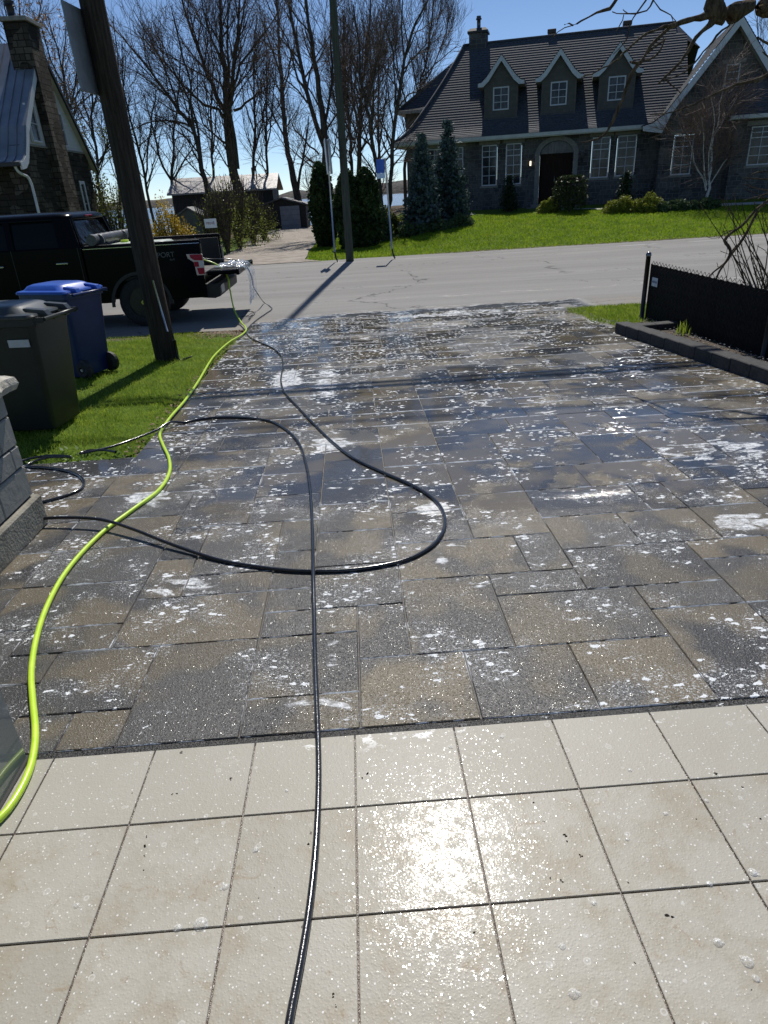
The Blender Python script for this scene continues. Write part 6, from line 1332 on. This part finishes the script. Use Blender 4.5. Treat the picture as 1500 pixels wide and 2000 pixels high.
for x, w, d, lab in ((236, 6, -14, 'thin background tree just right of the leaning pole'), (492, 7, 10, 'thin background tree between the biggest tree and the one behind the garage'), (524, 6, -8, 'thin wispy background tree left of the lane garage'), (668, 8, 6, 'slim background tree between the forked tree and the green pole'), (742, 7, -6, 'slim background tree right of the curved dark tree'), (120, 6, 10, 'thin background tree above the left house roof'), (420, 6, -12, 'thin background tree inside the fork of the leaning bare tree')):
    grow_tree('slim_tree', lab, 'tree', [[(x, 425, w*1.6), (x+d*.3, 330, w*1.3), (x+d*.6, 230, w), (x+d*.4, 130, w*.7), (x+d, 30, w*.45)], [(x+d*.4, 300, w*.8), (x+d+16, 210, w*.6), (x+d+24, 110, w*.4)], [(x+d*.5, 260, w*.7), (x-18, 180, w*.5), (x-26, 90, w*.35)]], 63, bk2, tw, dict(maxL=3.6, sp=(.6, .4, .3)), 'slim trees in the background thicket')
# birch clump in front of the wing
wb_ = NT('birch_bark'); co = wb_.coord(); n_ = wb_.noise(wb_.scale(co, (1, 1, 3)), 6, 4, .7); wbm = wb_.done(wb_.bsdf(wb_.mix(wb_.ramp(n_, .55, .7), (.50, .49, .47), (.10, .085, .075)), .7))
grow_tree('birch', 'multi-stemmed white birch, leafless, in front of the right wing of the big house', 'tree', [
 [(1379, 388, 9), (1384, 350, 8), (1390, 310, 7), (1396, 265, 5), (1404, 225, 4), (1412, 180, 3), (1418, 140, 2)],
 [(1379, 372, 6), (1371, 345, 5), (1357, 315, 4), (1352, 290, 4), (1342, 268, 3), (1318, 262, 2)], [(1380, 362, 5), (1373, 320, 4), (1374, 270, 3), (1370, 230, 2)], [(1384, 350, 5), (1384, 300, 4), (1394, 240, 3), (1390, 190, 2)], [(1384, 365, 4), (1405, 330, 3), (1420, 312, 2)], [(1396, 262, 4), (1418, 225, 3), (1440, 190, 2)]], 31, wbm, simple('birch_twig', (.12, .08, .065), (.20, .14, .115), 4, .8), dict(maxL=1.5, sp=(.3, .22, .15), tmin=.006, start=.12, dens=1.1))

# near tree overhanging from the right, its branches crossing the house
nb = bark_mat('bark_near', (.055, .040, .028), (.19, .145, .10), 26)
def near_tree():
    Y = 7.2
    def L(pts, d0=0, d1=0): n = len(pts); return [(at_y(x, y, Y+d0+(d1-d0)*k/(n-1)), w*.5*np.dot(at_y(x, y, Y)-CAM, CF)/F_PX) for k, (x, y, w) in enumerate(pts)]
    limbs = [L([(1395, -60, 30), (1396, -10, 30), (1398, 22, 34), (1412, 32, 36), (1440, 22, 30), (1470, 10, 28), (1500, 14, 30), (1560, 40, 40), (1640, 110, 52)]),
      L([(1392, 24, 16), (1368, 36, 12), (1342, 40, 10), (1318, 48, 8), (1298, 62, 7), (1280, 80, 6), (1262, 104, 6), (1250, 122, 5)]),
      L([(1250, 122, 8), (1240, 135, 8), (1226, 165, 7), (1215, 195, 7), (1203, 225, 6), (1190, 250, 5), (1178, 266, 4), (1158, 274, 3), (1133, 279, 2)], 0, .2),
      L([(1318, 48, 6), (1285, 56, 5), (1250, 76, 4), (1225, 98, 4), (1200, 120, 3), (1165, 140, 2), (1135, 152, 2)], 0, -.3),
      L([(1398, 30, 16), (1386, 48, 12), (1372, 60, 9), (1350, 88, 7), (1338, 110, 6), (1318, 132, 5), (1297, 152, 4), (1285, 165, 3)]),
      L([(1470, 8, 6), (1440, 35, 4), (1400, 70, 4), (1365, 112, 3), (1338, 140, 3), (1305, 154, 2), (1290, 157, 2)], 0, -.2),
      L([(1297, 152, 3), (1310, 165, 3), (1330, 182, 2)]),
      L([(1262, 104, 5), (1290, 85, 4), (1300, 75, 3)]), L([(1245, 125, 5), (1270, 116, 4), (1288, 100, 3), (1298, 78, 3)]),
      L([(1250, 122, 5), (1236, 122, 5), (1230, 123, 3)]),
      L([(1560, 30, 22), (1530, 90, 14), (1500, 145, 8), (1470, 158, 6), (1430, 168, 5), (1410, 178, 4), (1370, 196, 4), (1330, 214, 3), (1300, 222, 2), (1270, 224, 1.5)], 0, .2),
      L([(1208, -25, 9), (1205, 0, 7), (1190, 16, 6), (1165, 28, 4), (1135, 42, 3), (1120, 50, 3), (1104, 48, 2)]),
      L([(1285, -20, 4), (1278, 0, 4), (1263, 20, 3), (1240, 27, 3), (1215, 27, 2), (1197, 24, 2)]), L([(1262, 0, 3), (1245, 22, 3), (1230, 48, 2), (1225, 75, 2), (1200, 105, 1.5)]),
      L([(1275, 0, 2), (1290, 18, 2), (1310, 30, 2), (1320, 42, 1.5)]), L([(1218, 30, 2), (1212, 48, 2), (1203, 62, 1.5)]),
      L([(1415, -20, 3), (1414, 10, 4)]), L([(1560, 120, 7), (1520, 100, 6), (1490, 80, 5), (1478, 73, 3)]), L([(1560, 160, 6), (1520, 120, 4), (1495, 105, 3), (1490, 100, 2)])]
    trunk = [np.array([6.6, 7.6, -.25]), np.array([6.5, 7.5, .8]), np.array([6.2, 7.35, 2.0]), np.array(limbs[0][-1][0])]
    r = empty('overhanging_tree', tuple(trunk[0])); tag(r, 'near leafless tree whose gnarled limb and thin branches hang across the top right corner', 'tree'); o0 = trunk[0]
    TP = [smooth_path(trunk, .12)-o0]; TR = [np.linspace(.17, .12, len(TP[0]))]; tp = []; tR = []
    for lm in limbs:
        P = np.array([q[0] for q in lm]); rr_ = np.array([q[1] for q in lm]); Q = smooth_path(P, .05); s = np.concatenate([[0], np.cumsum(np.linalg.norm(np.diff(P, axis=0), axis=1))]); sq = np.concatenate([[0], np.cumsum(np.linalg.norm(np.diff(Q, axis=0), axis=1))])*1.0; sq *= s[-1]/sq[-1]
        rq = np.interp(sq, s, rr_); rq = rq*(1+.16*np.sin(sq*23+tr.uniform(0, 6))+tr.normal(0, .05, len(sq))); Q = Q+tr.normal(size=Q.shape)*.004
        TP.append(Q-o0); TR.append(np.maximum(rq, .0035))
        for k in range(1, len(Q)-1):                     # knots and twiglets
            if tr.random() < .10 and rq[k] < .03:
                d = side_dir(unit(Q[k+1]-Q[k]), .9, .05); B, br = branch(Q[k], d, tr.uniform(.04, .22), .0042, 3, .2, .03); tp.append(B-o0); tR.append(np.maximum(br, .0022))
    v, f = tube_np(TP, TR, 9); mesh_np('trunk', v, f, nb, r, True); v, f = tube_np(tp, tR, 4); mesh_np('crown', v, f, nb, r)
near_tree()
def near_shrub():
    Y = 8.6; segs = []
    def L(pts, d=0): return np.array([at_y(x, y, Y+d) for x, y, w in pts]), np.array([max(w*.5*np.dot(at_y(x, y, Y)-CAM, CF)/F_PX, .003) for x, y, w in pts])
    lines = [L([(1560, 330, 7), (1500, 392, 6), (1478, 408, 6), (1450, 440, 5), (1428, 455, 5), (1415, 470, 5), (1422, 480, 6), (1427, 492, 6), (1420, 508, 5), (1405, 530, 4), (1398, 548, 3)], -.2),
      L([(1480, 412, 6), (1468, 435, 5), (1455, 460, 5), (1443, 478, 5), (1430, 495, 4), (1418, 512, 4), (1395, 530, 3), (1385, 540, 3)], -.1), L([(1440, 478, 3), (1430, 490, 3), (1423, 502, 2)]),
      L([(1500, 335, 3), (1480, 336, 3), (1467, 342, 2)]), L([(1500, 350, 3), (1475, 349, 3), (1455, 347, 2)]), L([(1500, 372, 3), (1478, 368, 2), (1453, 360, 2)]), L([(1500, 378, 3), (1480, 384, 2), (1452, 392, 2)]), L([(1430, 450, 2), (1412, 458, 1.5), (1403, 466, 1)]), L([(1492, 388, 4), (1486, 385, 3), (1480, 390, 2)])]
    for k in range(22):
        x0 = tr.uniform(1465, 1560); lean = tr.uniform(-.55, .25); h = tr.uniform(90, 230); y0 = 600
        pts = [(x0+lean*h*t_+10*math.sin(t_*3+k), y0-h*t_, (3.2-2.0*t_)) for t_ in (0, .3, .6, .85, 1)]; lines.append(L(pts, tr.uniform(-.4, .5)))
    base = np.array([5.9, 8.7, -.2]); r = empty('bare_shrub', tuple(base)); tag(r, 'leafless tangled shrub standing behind the slatted fence at the right edge', 'shrub')
    TP, TR = [], []; tp, tR = [], []
    for P, rr_ in lines:
        Q = smooth_path(P, .06); TP.append(Q-base); TR.append(np.interp(np.linspace(0, 1, len(Q)), np.linspace(0, 1, len(rr_)), rr_))
        for k in range(1, len(Q)-1, 2):
            if tr.random() < .40: B, br = branch(Q[k], side_dir(unit(Q[k+1]-Q[k]), .7, .1), tr.uniform(.06, .35), .0032, 3, .15, .08); tp.append(B-base); tR.append(np.maximum(br, .0018))
    v, f = tube_np(TP, TR, 6); mesh_np('trunk', v, f, nb, r, True); v, f = tube_np(tp, tR, 3); mesh_np('crown', v, f, nb, r)
near_shrub()

# ---------------------------------------------------------------- evergreens and shrubs
def conifer(name, label, base, h, w, mat, mat2, levels=24, dens=1.0, droop=.25, cat='spruce', group=None, power=1.0, lsz=.07):
    r = empty(name, base); tag(r, label, cat, group); b = MB(); b.tube([(0, 0, -.1), (0, 0, h*.97)], [w*.05+.02, .012], 8); b.build('trunk', bk, r); P = []; tp = []; tR = []
    for l in range(levels):
        t_ = (l+.5)/levels; z = h*(.04+.96*t_); rad = w*.5*(1-t_)**power*tr.uniform(.8, 1.12)+.03; nb_ = int(7+9*(1-t_))
        for k in range(nb_):
            a = tr.uniform(0, 6.283); rr_ = rad*tr.uniform(.65, 1.15); n = max(3, int(rr_/.07)); 
            s = np.linspace(.12, 1, n); x = np.cos(a)*rr_*s; y = np.sin(a)*rr_*s; zz = z-rr_*droop*s+rr_*.35*s**2.2
            Q = np.stack([x, y, zz], -1); tp.append(Q); tR.append(np.linspace(.012, .004, n))
            m = int(n*5*dens); i = tr.integers(0, n, m); q = Q[i]+tr.normal(size=(m, 3))*np.array([.05, .05, .03])*(.5+s[i][:, None]); P.append(q)
    m = int(60*dens); P.append(np.stack([tr.normal(0, .02, m), tr.normal(0, .02, m), tr.uniform(h*.88, h*1.0, m)], -1))
    v, f = tube_np(tp, tR, 3); mesh_np('branches', v, f, bk, r); P = np.concatenate(P); outer = np.hypot(P[:, 0], P[:, 1]) > 0; leaf_quads('crown', P, lsz, mat, r); return r
sp_m = leafy('blue_spruce_needle', (.036, .062, .056), (.105, .155, .148), 6, .12, .6); cd_m = leafy('cedar_leaf', (.016, .034, .010), (.050, .085, .020), 2.2, .2, .6); dk_m = leafy('dark_yew', (.012, .028, .012), (.030, .055, .022), 5, .1, .6)
def gbase(px, Y, extra=0): p = at_y(px, 460, Y); return (p[0], Y, Hs(p[0], Y)+extra)
def top_h(px, py, Y, base): return at_y(px, py, Y)[2]-base[2]
for px, ty, Y, w, lab in ((824, 262, 29.5, 1.65, 'left one of the two blue spruces in front of the big house'), (872, 236, 31.0, 1.85, 'right one of the two blue spruces, tallest, its tip above the gutter')):
    bs = gbase(px+4, Y); conifer('blue_spruce', lab, bs, top_h(px, ty, Y, bs), w, sp_m, None, 26, 1.5, .22, 'spruce', 'blue spruces by the big house', .85, .075)
for px, ty, Y, h_, w, lab in ((991, 345, 34.5, 0, .8, 'narrow dark conifer under the second window of the big house'), (1213, 338, 32.0, 0, .7, 'narrow dark conifer under the rightmost front window, behind the yellow-green junipers')):
    bs = gbase(px, Y); conifer('dark_conifer', lab, bs, top_h(px, ty, Y, bs), w, dk_m, None, 16, 1.3, .1, 'conifer', 'small dark conifers by the house wall', .7, .05)
def cedar(px, ty, Y, w, lab):
    bs = gbase(px, Y); h = top_h(px, ty, Y, bs); r = empty('cedar', bs); tag(r, lab, 'cedar', 'columnar cedars behind the green pole'); n = 11000
    b = MB(); b.tube([(0, 0, -.1), (0, 0, h*.8)], .05, 8); b.build('trunk', bk, r)
    t_ = tr.random(n)**.9; a = tr.uniform(0, 6.283, n); prof_ = np.interp(t_, [0, .08, .3, .65, .85, .95, 1], [.55, .8, 1, .95, .72, .42, .08]); lump = 1+.13*np.sin(a*3+t_*9)+.09*np.sin(a*7-t_*23)+.07*np.sin(a*5+t_*47)
    rad = w*.5*prof_*lump*np.sqrt(tr.uniform(.35, 1.05, n)); P = np.stack([rad*np.cos(a), rad*np.sin(a), h*t_+tr.normal(0, .04, n)], -1); leaf_quads('crown', P, .075, cd_m, r)
cedar(634, 318, 29.5, .95, 'leftmost cedar, slightly separate, at the edge of the gravel lane'); cedar(684, 333, 27.6, 1.0, 'middle cedar, behind the sign post and utility pole'); cedar(718, 330, 27.8, 1.05, 'rightmost cedar, right of the utility pole')
def bush(name, label, base, w, d, h, n, size, mat, cat='shrub', group=None, stems=10, stemm=None, lump=.18, flat=.0, shell=.3):
    r = empty(name, base); tag(r, label, cat, group); TP, TR = [], []
    for k in range(stems): a = tr.uniform(0, 6.283); q = tr.uniform(.3, 1.0); P = np.array([[.04*math.cos(a), .04*math.sin(a), -.05], [w*.2*q*math.cos(a), d*.2*q*math.sin(a), h*.4], [w*.42*q*math.cos(a), d*.42*q*math.sin(a), h*tr.uniform(.7, 1.0)]]); TP.append(smooth_path(P, .15)); TR.append(np.linspace(.018, .006, len(TP[-1])))
    v, f = tube_np(TP, TR, 4); mesh_np('stems', v, f, stemm or bk, r)
    u = tr.normal(size=(n, 3)); u /= np.linalg.norm(u, axis=1)[:, None]; u[:, 2] = np.abs(u[:, 2]); ph = tr.uniform(0, 6, 4)
    lu = 1+lump*(np.sin(u[:, 0]*6+ph[0])+np.sin(u[:, 1]*7+ph[1])+np.sin(u[:, 2]*8+u[:, 0]*5+ph[2])+.6*np.sin(u[:, 0]*17+u[:, 1]*13+ph[3]))*.6
    rad = tr.uniform(shell, 1, n)**.5*lu; P = u*rad[:, None]*np.array([w/2, d/2, h*.93]); P[:, 2] += h*.04; leaf_quads('crown', P, size, mat, r); return r
yj = leafy('gold_juniper', (.14, .17, .018), (.27, .29, .04), 7, .35); gj = leafy('green_juniper', (.05, .085, .035), (.10, .15, .06), 6, .25); yb = leafy('yellow_blossom', (.36, .24, .03), (.50, .38, .06), 4, .4); hd = leafy('hedge_leaf', (.07, .085, .02), (.19, .22, .04), 3, .5)
def hpos(u, d): x = HX+u*math.cos(HA)-d*math.sin(HA); y = HY+u*math.sin(HA)+d*math.cos(HA); return (x, y, Hs(x, y))
def pxpos(px, Y): p = at_y(px, 400, Y); return (p[0], Y, Hs(p[0], Y))
GJ = 'golden junipers in the bed before the big house'
bush('golden_juniper', 'round golden-green juniper at the foot of the front steps, left of the weeping shrub', pxpos(1072, 32.6), .95, .8, .62, 3200, .045, yj, group=GJ)
bush('golden_juniper', 'golden-green juniper mound, left one of the two right of the weeping shrub', pxpos(1212, 30.6), 1.35, .9, .62, 4200, .045, yj, group=GJ)
bush('golden_juniper', 'golden-green juniper mound, right one of the two right of the weeping shrub', pxpos(1263, 30.2), 1.40, .9, .66, 4200, .045, yj, group=GJ)
for k, (px, Y, w) in enumerate(((1305, 30.0, 1.0), (1340, 29.9, 1.1), (1378, 29.8, .9))): bush('spreading_juniper', ('low grey-green spreading juniper next to the golden mounds', 'low grey-green spreading juniper, middle of the three left of the birch', 'low grey-green spreading juniper at the foot of the birch')[k], pxpos(px, Y), w*1.2, .8, .42, 2400, .05, gj, group='spreading junipers by the birch')
# weeping shrub
def weeping():
    bs = pxpos(1112, 32.3); r = empty('weeping_shrub', bs); tag(r, 'dark mop-headed weeping evergreen in front of the door', 'shrub'); h = top_h(1115, 350, 32.3, bs); P = []; TP = []; TR = []
    for k in range(150):
        a = tr.uniform(0, 6.283); q = tr.uniform(.3, .75); t_ = np.linspace(0, 1, 9); ln = tr.uniform(.75, 1.0); x = q*np.minimum(1, t_*2.4)**.7; Q = np.stack([x*np.cos(a), x*np.sin(a), h*(1+.06*np.sin(np.minimum(1, t_*2.2)*math.pi))-h*ln*np.clip(t_-.28, 0, 1)*1.25], -1); Q[:, 2] = np.maximum(Q[:, 2], .03); TP.append(Q); TR.append(np.full(9, .006)); P.append(Q[tr.integers(1, 9, 34)]+tr.normal(size=(34, 3))*.035)
    b = MB(); b.tube([(0, 0, -.05), (.03, 0, h*.5), (0, 0, h)], .045, 8); b.build('trunk', bk, r); v, f = tube_np(TP, TR, 3); mesh_np('branches', v, f, bk, r); leaf_quads('crown', np.concatenate(P), .05, leafy('weeping_needle', (.022, .038, .012), (.075, .10, .03), 4, .15), r)
weeping()
# shrubs around the spruces and cedars
for px, Y, w, h, mt, n, lab in ((768, 31, 1.5, 1.0, hd, 2600, 'yellow-green shrub between the cedars and the spruces'), (742, 29.5, 1.0, 1.5, gj, 2400, 'upright green shrub right beside the rightmost cedar'), (800, 29.0, 1.2, .55, gj, 1800, 'low green juniper under the left blue spruce'), (852, 29.2, 1.4, .5, gj, 2200, 'low green juniper between the two blue spruces'), (895, 29.8, 1.2, .45, gj, 1800, 'low green juniper under the right blue spruce')):
    bush('garden_shrub', lab, pxpos(px, Y), w, w*.8, h, n, .055, mt, group='shrubs around the spruces')
bush('boulder_bed', 'x', (0, 0, -50), .1, .1, .1, 4, .01, gj) if False else None
# hedge along the lane
GH = 'shrubs of the loose hedge left of the gravel lane'
for px, Y, w, h, n, st, lab in ((432, 29.5, 1.5, 2.7, 1380, 57, 'leafing hedge shrub right behind the small white sign'), (458, 31.5, 1.8, 3.0, 1560, 57, 'tall leafing hedge shrub, second one along the lane'), (486, 34.5, 1.9, 2.6, 1500, 52, 'leafing hedge shrub, third one along the lane'), (508, 38.5, 1.9, 1.9, 1560, 39, 'lower bright green hedge shrub nearest the lane garage'), (402, 29.2, 1.3, 2.2, 720, 52, 'twiggy hedge shrub left of the small white sign')):
    bush('hedge_shrub', lab, pxpos(px, Y), w, 1.5, h, n, .042, hd, group=GH, stems=st*2, stemm=tw)
bush('forsythia', 'yellow blossoming shrub seen over the truck bed', pxpos(322, 31.0), 2.0, 1.5, 2.05, 5200, .045, yb, cat='shrub', stems=26, stemm=tw)
bush('hedge_shrub', 'yellow-green undergrowth beneath the tree left of the leaning pole', pxpos(215, 33.5), 2.6, 1.6, 3.2, 2600, .055, hd, group=GH, stems=44, stemm=tw)
bush('hedge_shrub', 'sparse green undergrowth at the right corner of the left house', pxpos(196, 36.5), 1.3, 1.2, 5.2, 1600, .06, hd, group=GH, stems=24, stemm=tw)
